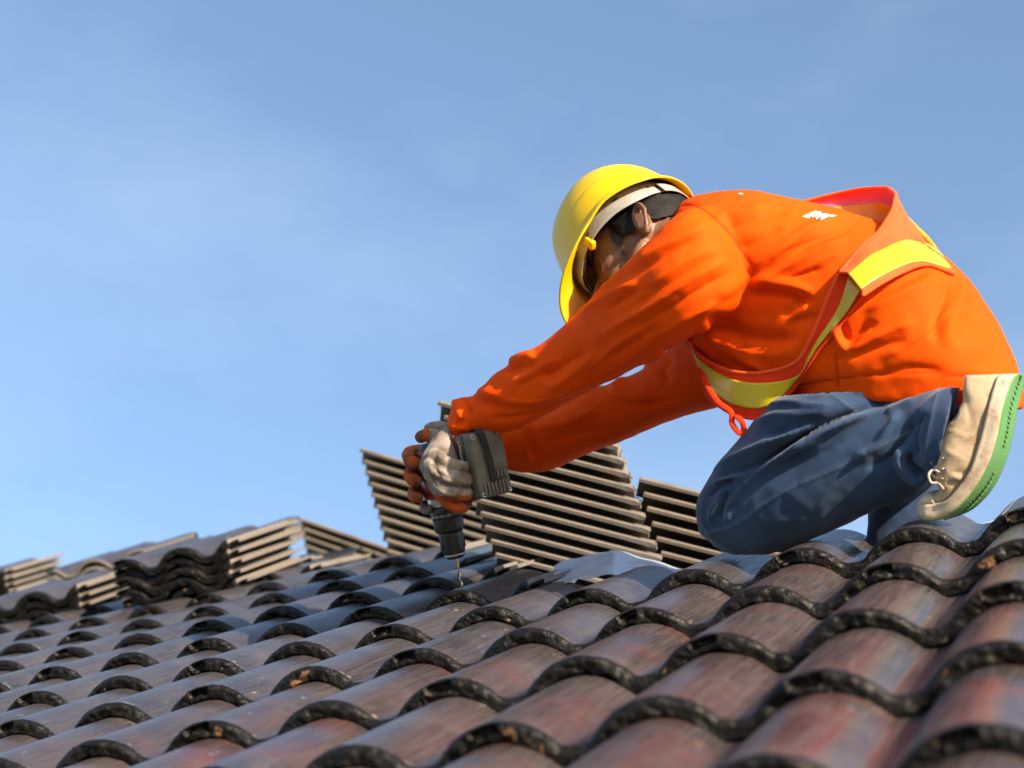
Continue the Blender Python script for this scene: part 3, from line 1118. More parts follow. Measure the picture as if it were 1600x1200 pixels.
# loose hem hanging down behind the heel
sV, sF = fuse(shirt_parts, 0.0038, 10, 0.5)
SH = [  # kind, width px, height mm, stroke over the photo
    # shoulder seam and the pull lines that fan out of it
    ('seam', 3.0, -1.5, [(1062, 322), (1085, 321), (1110, 336), (1140, 365), (1160, 395), (1177, 418)]),
    ('s', 13, 1.6, [(1178, 422), (1168, 440), (1150, 455), (1120, 472)]),
    ('r', 11, 5.0, [(1165, 437), (1200, 410), (1245, 375), (1290, 345), (1330, 335)]),
    ('r', 9, -4.0, [(1170, 440), (1210, 415), (1250, 392), (1290, 372), (1340, 355)]),
    ('r', 11, 4.5, [(1165, 448), (1215, 425), (1270, 395), (1330, 370)]),
    ('r', 9, -4.5, [(1160, 452), (1210, 440), (1260, 425), (1300, 415)]),
    ('s', 11, -7.0, [(1165, 455), (1200, 448), (1240, 455), (1275, 467)]),
    ('r', 14, 5.0, [(1110, 340), (1135, 335), (1165, 330), (1200, 325)]),
    ('r', 14, -4.0, [(1125, 365), (1160, 350), (1200, 335), (1240, 332)]),
    ('r', 13, -3.5, [(1150, 392), (1185, 375), (1225, 352)]),
    # chest in shade
    ('s', 15, 7.0, [(1095, 498), (1130, 518), (1170, 535), (1215, 540), (1255, 530)]),
    ('r', 11, 6.0, [(1085, 510), (1120, 535), (1165, 562), (1200, 585)]),
    ('r', 10, -5.0, [(1140, 535), (1180, 548), (1235, 546)]),
    ('r', 12, -5.0, [(1105, 548), (1150, 570), (1190, 590)]),
    ('s', 10, 3.0, [(1225, 500), (1245, 485), (1262, 470)]),
    ('r', 10, -5, [(1225, 505), (1255, 500), (1285, 490)]),
    # waist and back
    ('s', 9, 6.0, [(1308, 495), (1312, 520), (1326, 540), (1345, 525), (1368, 502)]),
    ('r', 8, -5.0, [(1312, 540), (1330, 548), (1350, 528), (1372, 498)]),
    ('r', 12, 5.0, [(1300, 575), (1340, 545), (1385, 520), (1440, 500)]),
    ('r', 12, -4.5, [(1290, 570), (1330, 556), (1380, 540), (1425, 530)]),
    ('seam', 3.0, 1.8, [(1306, 553), (1308, 575), (1310, 600)]),
    ('r', 15, -4.5, [(1340, 475), (1385, 455), (1425, 435), (1460, 425)]),
    ('r', 16, 5.0, [(1345, 490), (1400, 465), (1445, 440), (1475, 425)]),
    ('r', 15, -5.5, [(1485, 425), (1478, 460), (1465, 500), (1462, 540)]),
    ('r', 16, 5.0, [(1500, 430), (1500, 470), (1482, 510), (1470, 545)]),
    ('r', 18, -4.0, [(1520, 455), (1520, 500), (1500, 545)]),
    ('r', 12, -4.0, [(1360, 590), (1420, 575), (1480, 580)]),
    ('seam', 2.6, -1.6, [(1228, 603), (1290, 594), (1350, 586), (1420, 582), (1490, 585), (1560, 592)]),
    # near sleeve
    ('r', 13, 5.0, [(1110, 345), (1070, 370), (1020, 395), (985, 420)]),
    ('r', 12, -5.0, [(1100, 365), (1060, 385), (1015, 412), (975, 435)]),
    ('r', 12, 5.5, [(1150, 400), (1090, 430), (1030, 470), (970, 505), (920, 535)]),
    ('r', 11, -5.0, [(1150, 420), (1090, 455), (1035, 490), (980, 525)]),
    ('r', 10, 4.0, [(1125, 470), (1075, 495), (1020, 530)]),
    ('r', 11, -5.5, [(985, 425), (950, 445), (925, 462), (905, 480)]),
    ('r', 10, 5.5, [(1000, 440), (965, 455), (930, 475), (905, 495)]),
    ('r', 9, -4, [(1030, 440), (1000, 455), (970, 470), (940, 490)]),
    ('r', 13, -6.0, [(920, 550), (890, 565), (860, 585), (835, 590)]),
    ('r', 11, 5.0, [(940, 545), (905, 575), (870, 600), (845, 604)]),
    ('s', 10, -6.0, [(790, 563), (800, 572), (820, 565), (840, 562)]),
    ('r', 11, -4.0, [(905, 600), (870, 618), (830, 625), (790, 622), (755, 615)]),
    ('s', 12, 5.0, [(915, 600), (880, 622), (840, 632), (800, 632), (760, 622), (725, 616)]),
    ('r', 12, -6.0, [(880, 625), (845, 645), (800, 655), (760, 650)]),
    ('s', 9, 5.0, [(716, 620), (722, 640), (730, 655)]),
    ('r', 8, 5.0, [(700, 660), (715, 668), (735, 668)]),
    ('r', 8, 3.5, [(1165, 425), (1205, 395), (1250, 362), (1285, 348)]),
    ('r', 7, -3.0, [(1172, 432), (1215, 402), (1262, 380), (1310, 362)]),
    ('r', 7, 3.2, [(1185, 445), (1235, 432), (1290, 405), (1335, 395)]),
    ('r', 8, 3.0, [(1130, 385), (1080, 405), (1025, 440), (985, 470)]),
    ('r', 7, -3.0, [(1135, 395), (1085, 420), (1030, 452), (975, 490)]),
    ('r', 7, 3.0, [(1050, 480), (1000, 515), (950, 550), (905, 590)]),
    ('r', 7, -3.0, [(1035, 505), (990, 535), (945, 565)]),
    ('r', 6, 3.0, [(880, 560), (850, 570), (820, 590), (795, 600)]),
    ('r', 6, -3.0, [(870, 580), (840, 588), (805, 606)]),
    ('r', 9, 3.5, [(1375, 560), (1420, 540), (1470, 500), (1500, 460)]),
    ('r', 8, -3.0, [(1395, 555), (1440, 530), (1485, 490)]),
    # far sleeve
    ('r', 9, 5.0, [(1040, 548), (1018, 560), (1008, 580)]),
    ('r', 9, -5.0, [(1055, 560), (1035, 580), (1050, 600)]),
    ('r', 10, 5.0, [(985, 585), (960, 605), (975, 622), (1020, 628)]),
    ('r', 9, -5.0, [(960, 600), (950, 615), (985, 632), (1060, 625)]),
    ('s', 8, 6.0, [(822, 660), (824, 690), (836, 725)]),
    ('r', 12, 4.0, [(830, 670), (880, 660), (940, 640)]),
    ('r', 12, -4.0, [(850, 690), (900, 680), (960, 665)]),
]
sV = folds(sV, sF, SH, mult=1.45, wm=0.66)
sV = crumple(sV, sF, 0.0018, (0.86, -0.5), 1.8, 19, 3, 3.0)
sV = crumple(sV, sF, 0.0014, (0.80, -0.6), 2.6, 36, 13, 3.0)
sV = inflate(sV, sF, 0.0010, 55, 6)
sV, sF = modded(sV, sF, [('SMOOTH', dict(iterations=1, factor=0.5))])
ss_ = np.zeros(len(sV))
ps_ = pix(sV)
for ln in ([(1062, 322), (1085, 321), (1110, 336), (1140, 365), (1160, 395), (1177, 418), (1172, 436)], [(1306, 553), (1308, 575), (1310, 604)],
           [(1228, 604), (1290, 595), (1350, 587), (1420, 583), (1490, 586), (1560, 592)], [(716, 640), (728, 655), (733, 680)]):
    d, _, rn = near_line(ps_, ln)
    ss_ = np.maximum(ss_, np.exp(-(d / 1.7) ** 2) * (sV[:, 2] < 2.99))
shirt = add('shirt', sV, sF, M_SHIRT, worker, attrs=dict(seam=ss_))

from mathutils.bvhtree import BVHTree
bvh = BVHTree.FromPolygons([Vector(v) for v in sV], sF)


def drape(px, py, off, z=None):
    """point on the shirt seen at a pixel, lifted towards the viewer"""
    d = pz(px, py, 1.0)
    h = bvh.ray_cast(Vector((0, 0, 0)), Vector(d).normalized())
    if h[0] is None:
        return pz(px, py, z if z else 2.9)
    zz = h[0].z - off
    return pz(px, py, zz if z is None else min(zz, z))


def ribbon(rows, nu, nv, thick=0.0016, wob=0.0012, seed=1):
    """cloth panel from rows of camera-frame points, given a thickness"""
    R = [crom(r, nu) for r in rows]
    C = np.array([crom([r[k] for r in R], nv) for k in range(nu)])      # nu x nv
    V = C.reshape(-1, 3)
    F = [(a * nv + b, (a + 1) * nv + b, (a + 1) * nv + b + 1, a * nv + b + 1) for a in range(nu - 1) for b in range(nv - 1)]
    V = inflate(V, F, wob, 45, seed)
    return modded(V, F, [('SOLIDIFY', dict(thickness=thick, offset=0.0))]), R


# printed white lettering, crumpled, across the shoulder blades
M_PRINT = plain('white_screen_print', (0.58, 0.57, 0.55), 0.6, 0.1)
glyphs = [[(1253, 338), (1262, 334), (1268, 337), (1264, 341)], [(1264, 333), (1275, 329), (1279, 333), (1270, 340)], [(1271, 331), (1283, 330), (1284, 336), (1276, 343)],
          [(1281, 334), (1291, 333), (1295, 338), (1283, 344)], [(1290, 334), (1299, 335), (1308, 337), (1298, 339)], [(1153, 302), (1158, 301), (1162, 303), (1158, 304)]]
gp = []
for gl in glyphs:
    n = 7
    V = []
    for a in range(n):
        for b in range(n):
            s, t = a / (n - 1), b / (n - 1)
            q = (1 - s) * (1 - t) * np.array(gl[0]) + s * (1 - t) * np.array(gl[1]) + s * t * np.array(gl[2]) + (1 - s) * t * np.array(gl[3])
            V.append(drape(q[0], q[1], 0.0016))
    gp.append((np.array(V), [(a * n + b, a * n + b + 1, (a + 1) * n + b + 1, (a + 1) * n + b) for a in range(n - 1) for b in range(n - 1)]))
V, F = join(gp)
o = add('printed_lettering', V, F, M_PRINT, shirt)
tag(o, 'crumpled white lettering printed on the back of the shirt', kind='stuff')

# ---------------------------------------------------------------- worker: safety vest
vest = empty('safety_vest', worker.location)
vest.parent = worker
vest.location = (0, 0, 0)


def vadd(name, VF, mat, parent=None, **kw):
    o = add(name, VF[0], VF[1], mat, None)
    o.parent = vest
    o.matrix_parent_inverse = Matrix.Translation(worker.location).inverted()
    return o


# back: columns from the far shoulder over the raised fold to the side seam; rows armhole trim, mid, band top, band foot, hem
bk = [
    [(1236, 321, 3.10), (1250, 326, 3.10), (1262, 332, 3.09), (1285, 345, 3.07), (1290, 350, 3.06)],
    [(1310, 302, 3.08), (1322, 312, 3.08), (1330, 320, 3.07), (1352, 349, 3.04), (1358, 356, 3.03)],
    [(1370, 294, 3.02), (1384, 312, 3.02), (1392, 322, 3.01), (1420, 362, 2.99), (1426, 370, 2.985)],
    [(1395, 298, 2.945), (1420, 342, 2.95), (1452, 376, 2.945), (1486, 416, 2.935), (1492, 424, 2.93)],
    [(1398, 318, 2.86), (1404, 346, 2.855), (1412, 376, 2.83), (1440, 408, 2.80), (1448, 414, 2.795)],
    [(1375, 360, 2.815), (1376, 375, 2.80), (1378, 390, 2.785), (1407, 416, 2.745), (1412, 424, 2.74)],
    [(1350, 382, 2.785), (1351, 394, 2.77), (1352, 405, 2.755), (1376, 431, 2.715), (1379, 441, 2.71)],
    [(1312, 424, 2.755), (1318, 426, 2.745), (1325, 428, 2.735), (1345, 452, 2.70), (1348, 461, 2.695)]]
fr = [
    [(1311, 428, 2.80), (1326, 432, 2.79), (1345, 453, 2.755), (1349, 461, 2.75)],
    [(1290, 474, 2.80), (1309, 482, 2.79), (1318, 494, 2.77), (1320, 498, 2.77)],
    [(1264, 535, 2.81), (1272, 540, 2.805), (1275, 545, 2.80), (1277, 549, 2.795)],
    [(1240, 568, 2.82), (1247, 586, 2.81), (1240, 600, 2.81), (1236, 612, 2.815)],
    [(1192, 582, 2.83), (1198, 598, 2.825), (1196, 636, 2.825), (1192, 652, 2.83)],
    [(1147, 581, 2.865), (1150, 594, 2.86), (1146, 632, 2.865), (1142, 646, 2.87)],
    [(1108, 565, 2.91), (1112, 577, 2.905), (1110, 608, 2.91), (1108, 622, 2.915)],
    [(1085, 545, 2.95), (1087, 553, 2.945), (1098, 588, 2.95), (1101, 604, 2.955)],
    [(1072, 525, 3.00), (1078, 540, 3.0), (1090, 572, 3.01), (1097, 590, 3.015)]]


def cols(tbl, off):
    """keep every point of a panel in front of the shirt"""
    out = []
    for c in tbl:
        cc = []
        for (x, y, z) in c:
            d = pz(x, y, 1.0)
            h = bvh.ray_cast(Vector((0, 0, 0)), Vector(d).normalized())
            zz = z
            if h[0] is not None and h[0].z - off < z and z < 2.97:
                zz = h[0].z - off
            cc.append(pz(x, y, zz))
        out.append(cc)
    return out


def fit_panel(tbl, off, seed, rng_rows, nu, nv, thick, push=0.0):
    C = cols(tbl, off)
    rows = [[c[r] for c in C] for r in range(len(tbl[0]))]
    # dense grid
    R = [crom(r, nu) for r in rows]
    a, b = rng_rows
    sub = R[a:b + 1]
    Gd = np.array([crom([r[k] for r in sub], nv) for k in range(nu)])
    V = Gd.reshape(-1, 3)
    F = [(p * nv + q, (p + 1) * nv + q, (p + 1) * nv + q + 1, p * nv + q + 1) for p in range(nu - 1) for q in range(nv - 1)]
    V = inflate(V, F, 0.0022, 26, seed)
    # never inside the shirt
    for k in range(len(V)):
        d = V[k] / V[k, 2]
        h = bvh.ray_cast(Vector((0, 0, 0)), Vector(d).normalized())
        if h[0] is not None and h[0].z - off < V[k, 2] < h[0].z + 0.12:
            V[k] = d * (h[0].z - off)
    V = V - V / np.linalg.norm(V, axis=1)[:, None] * push
    G2 = V.reshape(nu, nv, 3)
    return modded(V, F, [('SOLIDIFY', dict(thickness=thick, offset=0.0))]), G2


M_PINK = cloth('pink_skylit_mesh', (0.62, 0.105, 0.16), (0.70, 0.13, 0.20), 0.6, 700, 0.0012, 0.1)  # same vest mesh, coloured pink for sky light showing through it
M_BAND2 = plain('orange_yellow_band_back', (0.66, 0.27, 0.003), 0.45, 0.1)
(_, Gb) = fit_panel(bk, 0.006, 1, (0, 4), 90, 40, 0.0014)
(_, Gd) = fit_panel(bk, 0.009, 1, (2, 3), 90, 16, 0.0022, 0.0015)


def cut(Gx, a, b, thick):
    g_ = Gx[a:b]
    nu, nv = g_.shape[:2]
    F = [(p * nv + q, (p + 1) * nv + q, (p + 1) * nv + q + 1, p * nv + q + 1) for p in range(nu - 1) for q in range(nv - 1)]
    return modded(g_.reshape(-1, 3), F, [('SOLIDIFY', dict(thickness=thick, offset=0.0))])


M_ORMESH = cloth('orange_mesh_sunlit', (0.66, 0.085, 0.022), (0.72, 0.105, 0.03), 0.6, 700, 0.0012, 0.1)  # vest mesh on the back, its sunlit tone put into a lighter orange
vadd('mesh_panel', cut(Gb, 36, 90, 0.0014), M_ORMESH)
vadd('mesh_panel', cut(Gb, 0, 37, 0.0014), M_PINK)
vadd('reflective_band', cut(Gd, 36, 90, 0.0022), M_BAND)
vadd('reflective_band', cut(Gd, 0, 37, 0.0022), M_BAND2)
vadd('edge_trim', tube(Gb[:, 0], [0.0033] * len(Gb), 10, 120, 1.0), M_TRIM)
vadd('edge_trim', tube(Gb[:, -1], [0.0030] * len(Gb), 10, 120), M_TRIM)
(fp_, Gf) = fit_panel(fr, 0.006, 3, (0, 3), 100, 30, 0.0014)
vadd('mesh_panel', fp_, M_RED)
(fb_, _) = fit_panel(fr, 0.009, 3, (1, 2), 100, 14, 0.0022, 0.0015)
vadd('reflective_band', fb_, M_BAND)
vadd('edge_trim', tube(Gf[:, 0], [0.0032] * len(Gf), 10, 120), M_TRIM)
vadd('edge_trim', tube(Gf[:, -1], [0.0026] * len(Gf), 10, 120), M_RED)
# dangling tie strap
sp = [pz(1094, 575, 2.93), pz(1104, 600, 2.90), pz(1122, 628, 2.86), pz(1142, 644, 2.84), pz(1144, 662, 2.84), pz(1155, 676, 2.84), pz(1162, 674, 2.84), pz(1160, 660, 2.835), pz(1150, 650, 2.835)]
vadd('tie_strap', tube(sp, [.0046] * 9, 10, 60, 0.3), M_RED)

# ---------------------------------------------------------------- worker: jeans
PELVIS = [(1250, 545, 1330, 660, 2.86, .12), (1300, 500, 1420, 690, 2.87, .155), (1400, 500, 1520, 690, 2.875, .16), (1500, 520, 1560, 660, 2.87, .12)]
jV, jF = fuse([loft(THIGH, 48), loft(CALF, 48), loft(FARLEG, 40), loft(slim(PELVIS, 0.80), 40)], 0.0040, 2, 0.5)
JN_S = [
    ('s', 9, 7.0, [(1165, 744), (1205, 716), (1250, 688), (1300, 662), (1350, 643), (1390, 634)]),
    ('r', 9, -6.0, [(1160, 748), (1185, 728), (1225, 700), (1280, 668), (1340, 644)]),
    ('r', 10, 6, [(1105, 740), (1150, 715), (1200, 692), (1255, 672), (1310, 655)]),
    ('r', 9, -5, [(1120, 745), (1160, 735), (1180, 722)]),
    ('r', 8, 5, [(1110, 760), (1140, 748), (1168, 742)]),
    ('r', 8, -5, [(1100, 780), (1125, 760), (1152, 748)]),
    ('r', 8, -4.5, [(1140, 765), (1130, 790), (1125, 815)]),
    ('r', 8, 4.5, [(1128, 775), (1115, 795), (1110, 820)]),
    ('r', 8, 4, [(1155, 770), (1140, 795), (1138, 820)]),
    ('r', 10, 5, [(1170, 668), (1215, 650), (1260, 648), (1300, 640)]),
    ('r', 10, -5, [(1190, 680), (1240, 668), (1290, 655)]),
    ('r', 10, 4, [(1190, 640), (1230, 630), (1280, 635), (1310, 630)]),
    ('seam', 3, 2.2, [(1090, 836), (1115, 830), (1150, 818), (1190, 790), (1240, 760), (1300, 735), (1340, 715), (1390, 690), (1440, 665)]),
    ('r', 13, 6, [(1330, 720), (1365, 700), (1390, 670), (1410, 640)]),
    ('r', 13, -7, [(1350, 735), (1390, 712), (1415, 680), (1430, 650)]),
    ('s', 10, 8, [(1420, 700), (1412, 720), (1425, 740), (1450, 748)]),
    ('r', 10, 3, [(1380, 645), (1410, 632), (1432, 622)]),
    ('r', 9, -5, [(1445, 640), (1432, 680), (1436, 720)]),
    ('seam', 3, 2.0, [(1468, 606), (1456, 650), (1446, 700), (1440, 750)]),
    ('seam', 5, 2.6, [(1298, 612), (1316, 626), (1338, 642)]),
]
jV = folds(jV, jF, JN_S, mult=1.8, wm=0.58)
jV = crumple(jV, jF, 0.0048, (0.86, -0.52), 2.6, 24, 9, 3.0)
jV = crumple(jV, jF, 0.0018, (0.6, -0.8), 5, 42, 19)
jV = inflate(jV, jF, 0.0008, 70, 10)
jV, jF = modded(jV, jF, [('SMOOTH', dict(iterations=1, factor=0.4))])
pj = pix(jV)
hem_y = np.interp(pj[:, 0], [1200, 1230, 1490, 1600], [619, 614, 602, 640])
for k in np.where(pj[:, 1] < hem_y + 3)[0]:            # jeans stay tucked under the shirt
    h = bvh.ray_cast(Vector((0, 0, 0)), Vector(jV[k]).normalized())
    if h[0] is not None and jV[k, 2] < h[0].z + 0.006:
        jV[k] *= (h[0].z + 0.007) / jV[k, 2]
sm_ = np.zeros(len(jV))
for k, w, h, ln in JN_S:
    if k == 'seam':
        d, _, _ = near_line(pj, ln)
        sm_ = np.maximum(sm_, np.exp(-(d / 2.2) ** 2))
jeans = add('jeans', jV, jF, M_DENIM, worker, attrs=dict(seam=sm_))
# ---------------------------------------------------------------- worker: hard hat
HO = 0.015                                    # rim level above the head centre
def hat_ring(r_f, r_b, r_l, u, n=96, shift=0.012):
    out = []
    for b in range(n):
        q = 2 * math.pi * b / n
        c, s = math.cos(q), math.sin(q)
        out.append((shift + (r_f if c > 0 else r_b) * c, r_l * s, u))
    return np.array(out)


hr = []
n_ = 96
ang = np.array([2 * math.pi * b / n_ for b in range(n_)])
cosq = np.cos(ang)
for t in np.linspace(0.03, 1.0, 26):
    k = t * math.pi / 2
    rr = math.sin(k) ** 0.86
    uu = 0.148 * math.cos(k) ** 0.92
    ring = hat_ring(0.134 * rr, 0.111 * rr, 0.108 * rr, HO + uu, shift=0.006)
    # three crown ridges and the raised side rim
    rid = 0.0045 * np.exp(-(ring[:, 1] / 0.012) ** 2) * np.clip((ring[:, 0] + 0.09) / 0.04, 0, 1) * np.clip(uu / 0.05, 0, 1)
    rid += 0.0030 * np.exp(-((np.abs(ring[:, 1]) - 0.040) / 0.007) ** 2) * np.clip(uu / 0.05, 0, 1)
    ring[:, 2] += rid
    hr.append(ring)
for (g0, dz) in ((0.35, -0.002), (0.7, -0.006), (1.0, -0.011), (1.06, -0.0145), (1.0, -0.0165)):
    fl = 0.010 + 0.044 * np.clip((cosq - 0.30) / 0.70, 0, 1) ** 1.15
    ring = hat_ring(0.134, 0.111, 0.108, HO, shift=0.006)
    nrm = np.stack([np.cos(ang) / 0.128, np.sin(ang) / 0.110], 1)
    nrm /= np.linalg.norm(nrm, axis=1)[:, None]
    ring[:, :2] += nrm * (fl * g0)[:, None]
    ring[:, 2] += dz - 0.020 * np.clip((cosq - 0.30) / 0.70, 0, 1) * g0 + 0.012 * np.clip(1 - np.abs(cosq - 0.05) / 0.6, 0, 1)
    hr.append(ring)
# the side rim lifts over the ears
for ring in hr[20:26]:
    ring[:, 2] += 0.012 * np.clip(1 - np.abs(cosq - 0.05) / 0.6, 0, 1) 
top = np.mean(hr[0], axis=0)[None, :] + np.array([[0, 0, 0.0006]])
hl_v = np.vstack(hr + [top])
hF = grid_faces(len(hr), n_)
hF += [(len(hl_v) - 1, (b + 1) % n_, b) for b in range(n_)]
hatV = HC + hl_v @ HM.T
hV2, hF2 = modded(hatV, hF, [('SOLIDIFY', dict(thickness=0.0030, offset=0.0)), ('SUBSURF', dict(levels=1, render_levels=1))])
hat = add('hard_hat', hV2, hF2, M_HAT, worker)


def hat_part(name, V, F, mat, mods=None):
    V = HC + np.asarray(V) @ HM.T
    if mods:
        V, F = modded(V, F, mods)
    o = add(name, V, F, mat, None)
    o.parent = hat
    return o


def band(rf, rb, rl, lo, hi, a0, a1, n=80, nv=8, shift=0.004):
    V = []
    for a in np.linspace(a0, a1, n):
        c, s = math.cos(a), math.sin(a)
        l0, h0 = (lo(a), hi(a)) if callable(lo) else (lo, hi)
        for k in range(nv):
            V.append((shift + (rf if c > 0 else rb) * c, rl * s, l0 + (h0 - l0) * k / (nv - 1)))
    F = [(a * nv + b, (a + 1) * nv + b, (a + 1) * nv + b + 1, a * nv + b + 1) for a in range(n - 1) for b in range(nv - 1)]
    return np.array(V), F


def blo(a):
    return 0.004 - 0.014 * math.sin(abs(a) / 2) ** 2 - 0.010 * math.exp(-((abs(a) - 2.0) / 0.5) ** 2)


def bhi(a):
    return 0.030 - 0.006 * math.sin(abs(a) / 2) ** 2 + 0.004 * math.exp(-((abs(a) - 2.0) / 0.5) ** 2)


V, F = band(0.119, 0.104, 0.0970, blo, bhi, -2.75, 2.75, shift=0.010)
hat_part('harness_band', V, F, M_HARN, [('SOLIDIFY', dict(thickness=0.0018, offset=0.0))])
V, F = band(0.119, 0.106, 0.0985, lambda a: -0.020, lambda a: 0.006, 2.45, 2 * math.pi - 2.45, 40)
hat_part('ratchet_strap', V, F, M_HARN, [('SOLIDIFY', dict(thickness=0.0022, offset=0.0))])
V, F = band(0.119, 0.10, 0.0965, lambda a: 0.004, lambda a: 0.026, -0.95, 0.95, 40)
hat_part('sweatband', V, F, M_SWEAT, [('SOLIDIFY', dict(thickness=0.004, offset=0.0))])
for sx in (-1, 1):                             # slots and clips on the harness
    for a, l0, w in ((1.10, -0.002, 0.012), (1.75, 0.000, 0.010), (2.35, -0.010, 0.006), (2.50, -0.012, 0.004), (2.62, -0.013, 0.004)):
        c, s = math.cos(a), math.sin(a) * sx
        o3 = np.array((0.010 + (0.119 if c > 0 else 0.104) * c * 1.012, 0.0970 * s * 1.015, l0 + 0.016))
        tv = np.array((-s * 1.1, c * 0.9 * sx * sx, 0.0))
        tv /= np.linalg.norm(tv)
        nv_ = np.array((tv[1], -tv[0], 0))
        V, F = boxm(o3, tv, nv_, np.array((0, 0, 1.0)), w, 0.0022, 0.0032)
        hat_part('harness_slot', V, F, M_SWEAT)
    V, F = boxm((0.105 * math.cos(0.95) + 0.012, 0.098 * math.sin(0.95) * sx, 0.004), np.array((.6, -.8 * sx, 0)), np.array((.8 * sx, .6, 0)), np.array((0, 0, 1.0)), 0.016, 0.010, 0.022)
    hat_part('harness_clip', V, F, M_HAT, [('BEVEL', dict(width=0.002, segments=2))])

# ---------------------------------------------------------------- worker: gloves
def chain(pts, r):
    return tube([pz(*p) for p in pts], r, 16, len(pts) * 7)


near_palm = loft([(699, 662, 718, 692, 3.155, .024), (680, 680, 722, 712, 3.14, .028), (661, 708, 722, 738, 3.13, .031), (655, 727, 716, 764, 3.125, .032),
                  (664, 748, 714, 784, 3.128, .029), (680, 770, 712, 792, 3.135, .020)], 30)
near_f = [chain([(676, 752, 3.115), (696, 780, 3.100), (717, 792, 3.105), (728, 786, 3.14), (722, 776, 3.17)], [.0125, .0125, .0120, .0115, .0105]),
          chain([(670, 738, 3.105), (694, 764, 3.085), (722, 772, 3.085), (738, 768, 3.12), (730, 760, 3.16)], [.013, .013, .0125, .012, .011]),
          chain([(668, 724, 3.105), (694, 742, 3.080), (724, 750, 3.080), (738, 746, 3.115), (732, 740, 3.155)], [.013, .013, .0125, .012, .011]),
          chain([(674, 710, 3.110), (698, 722, 3.085), (722, 730, 3.085), (736, 726, 3.115), (730, 722, 3.15)], [.012, .0115, .011, .0105, .0095]),
          chain([(700, 690, 3.165), (682, 682, 3.19), (666, 680, 3.21), (656, 684, 3.225)], [.0145, .0135, .0125, .0115])]
gV, gF = fuse([near_palm] + near_f, 0.0021, 3, 0.5)
gV = folds(gV, gF, [('r', 4, -2.5, [(684, 700), (680, 725), (690, 755)]), ('r', 4, 2.0, [(672, 715), (675, 740), (690, 765)]), ('r', 4, -2.2, [(700, 705), (700, 730), (705, 755)]),
                    ('r', 5, 2.2, [(705, 690), (690, 705), (675, 712)]), ('r', 4, -2.0, [(665, 735), (685, 760), (712, 775)]), ('r', 4, -2.0, [(668, 722), (690, 742), (716, 752)])])
gV = inflate(gV, gF, 0.0009, 120, 4)
gp2 = pix(gV)


def glove(name, V, F, dip):
    o = add(name, V, F, M_GLOVE, worker, attrs=dict(dip=dip))
    return o


def glove_material():
    g = G('knit_work_glove')
    knit = g.mix(g.ramp(g.noise(30, 5, 0.65), 0.40, 0.64, 0, 0.9), (0.27, 0.23, 0.20), (0.11, 0.075, 0.055))
    lat = g.mix(g.ramp(g.noise(36, 5, 0.65), 0.46, 0.64, 0, 0.8), (0.42, 0.075, 0.010), (0.09, 0.05, 0.035))
    m = g.ramp(g.math('ADD', g.attr('dip'), g.math('MULTIPLY', g.math('SUBTRACT', g.noise(60, 4, 0.6), 0.5), 0.8)), 0.4, 0.6)
    w = g.n('ShaderNodeTexWave', wave_type='BANDS')
    g.put(w.inputs['Vector'], g.map((1, 1, 1), (0.5, 0.2, 0.9)))
    w.inputs['Scale'].default_value = 190
    w.inputs['Distortion'].default_value = 2.0
    h = g.math('ADD', g.math('MULTIPLY', w.outputs['Fac'], 0.8), g.noise(400, 3))
    return g.out(g.mix(m, knit, lat), 0.85, g.bump(h, 0.5, 0.0012), Specular_IOR_Level=0.25)


M_GLOVE = glove_material()
dip = np.clip((gp2[:, 1] - 768) / 12, 0, 1)
dip = np.maximum(dip, np.clip((676 - gp2[:, 0]) / 8, 0, 1) * np.clip((694 - gp2[:, 1]) / 6, 0, 1))
dip = np.maximum(dip, np.exp(-(((gp2[:, 0] - 700) / 14) ** 2 + ((gp2[:, 1] - 722) / 16) ** 2)) * 0.45)
og = glove('glove', gV, gF, dip)
tag(og, 'grey knit glove with orange palm gripping the drill handle')

far_palm = loft([(752, 680, 756, 716, 3.275, .026), (725, 678, 730, 745, 3.29, .028), (700, 684, 706, 772, 3.305, .030), (682, 690, 690, 785, 3.31, .026)], 30)
far_f = [chain([(700, 702, 3.315), (662, 704, 3.315), (640, 708, 3.285), (640, 718, 3.245), (650, 724, 3.222)], [.0135, .0130, .0128, .0120, .0105]),
         chain([(698, 728, 3.315), (664, 732, 3.315), (642, 738, 3.285), (643, 748, 3.245), (652, 752, 3.222)], [.0135, .0130, .0128, .0120, .0105]),
         chain([(698, 752, 3.312), (668, 760, 3.312), (648, 767, 3.285), (647, 776, 3.250), (655, 778, 3.225)], [.0125, .0120, .0118, .0110, .0095]),
         chain([(700, 772, 3.305), (680, 784, 3.305), (664, 790, 3.285), (664, 796, 3.262), (670, 796, 3.24)], [.0105, .0100, .0098, .0090, .0080]),
         chain([(722, 690, 3.28), (700, 672, 3.265), (680, 668, 3.25), (668, 672, 3.24)], [.014, .013, .012, .011])]
fV, fF = fuse([far_palm] + far_f, 0.0021, 3, 0.5)
fV = inflate(fV, fF, 0.0009, 120, 8)
fp2 = pix(fV)
fd = np.clip((662 - fp2[:, 0]) / 14, 0, 1) * 0.8 + 0.2
og2 = glove('glove', fV, fF, fd)
tag(og2, 'orange-dipped glove whose fingertips wrap the far side of the drill')

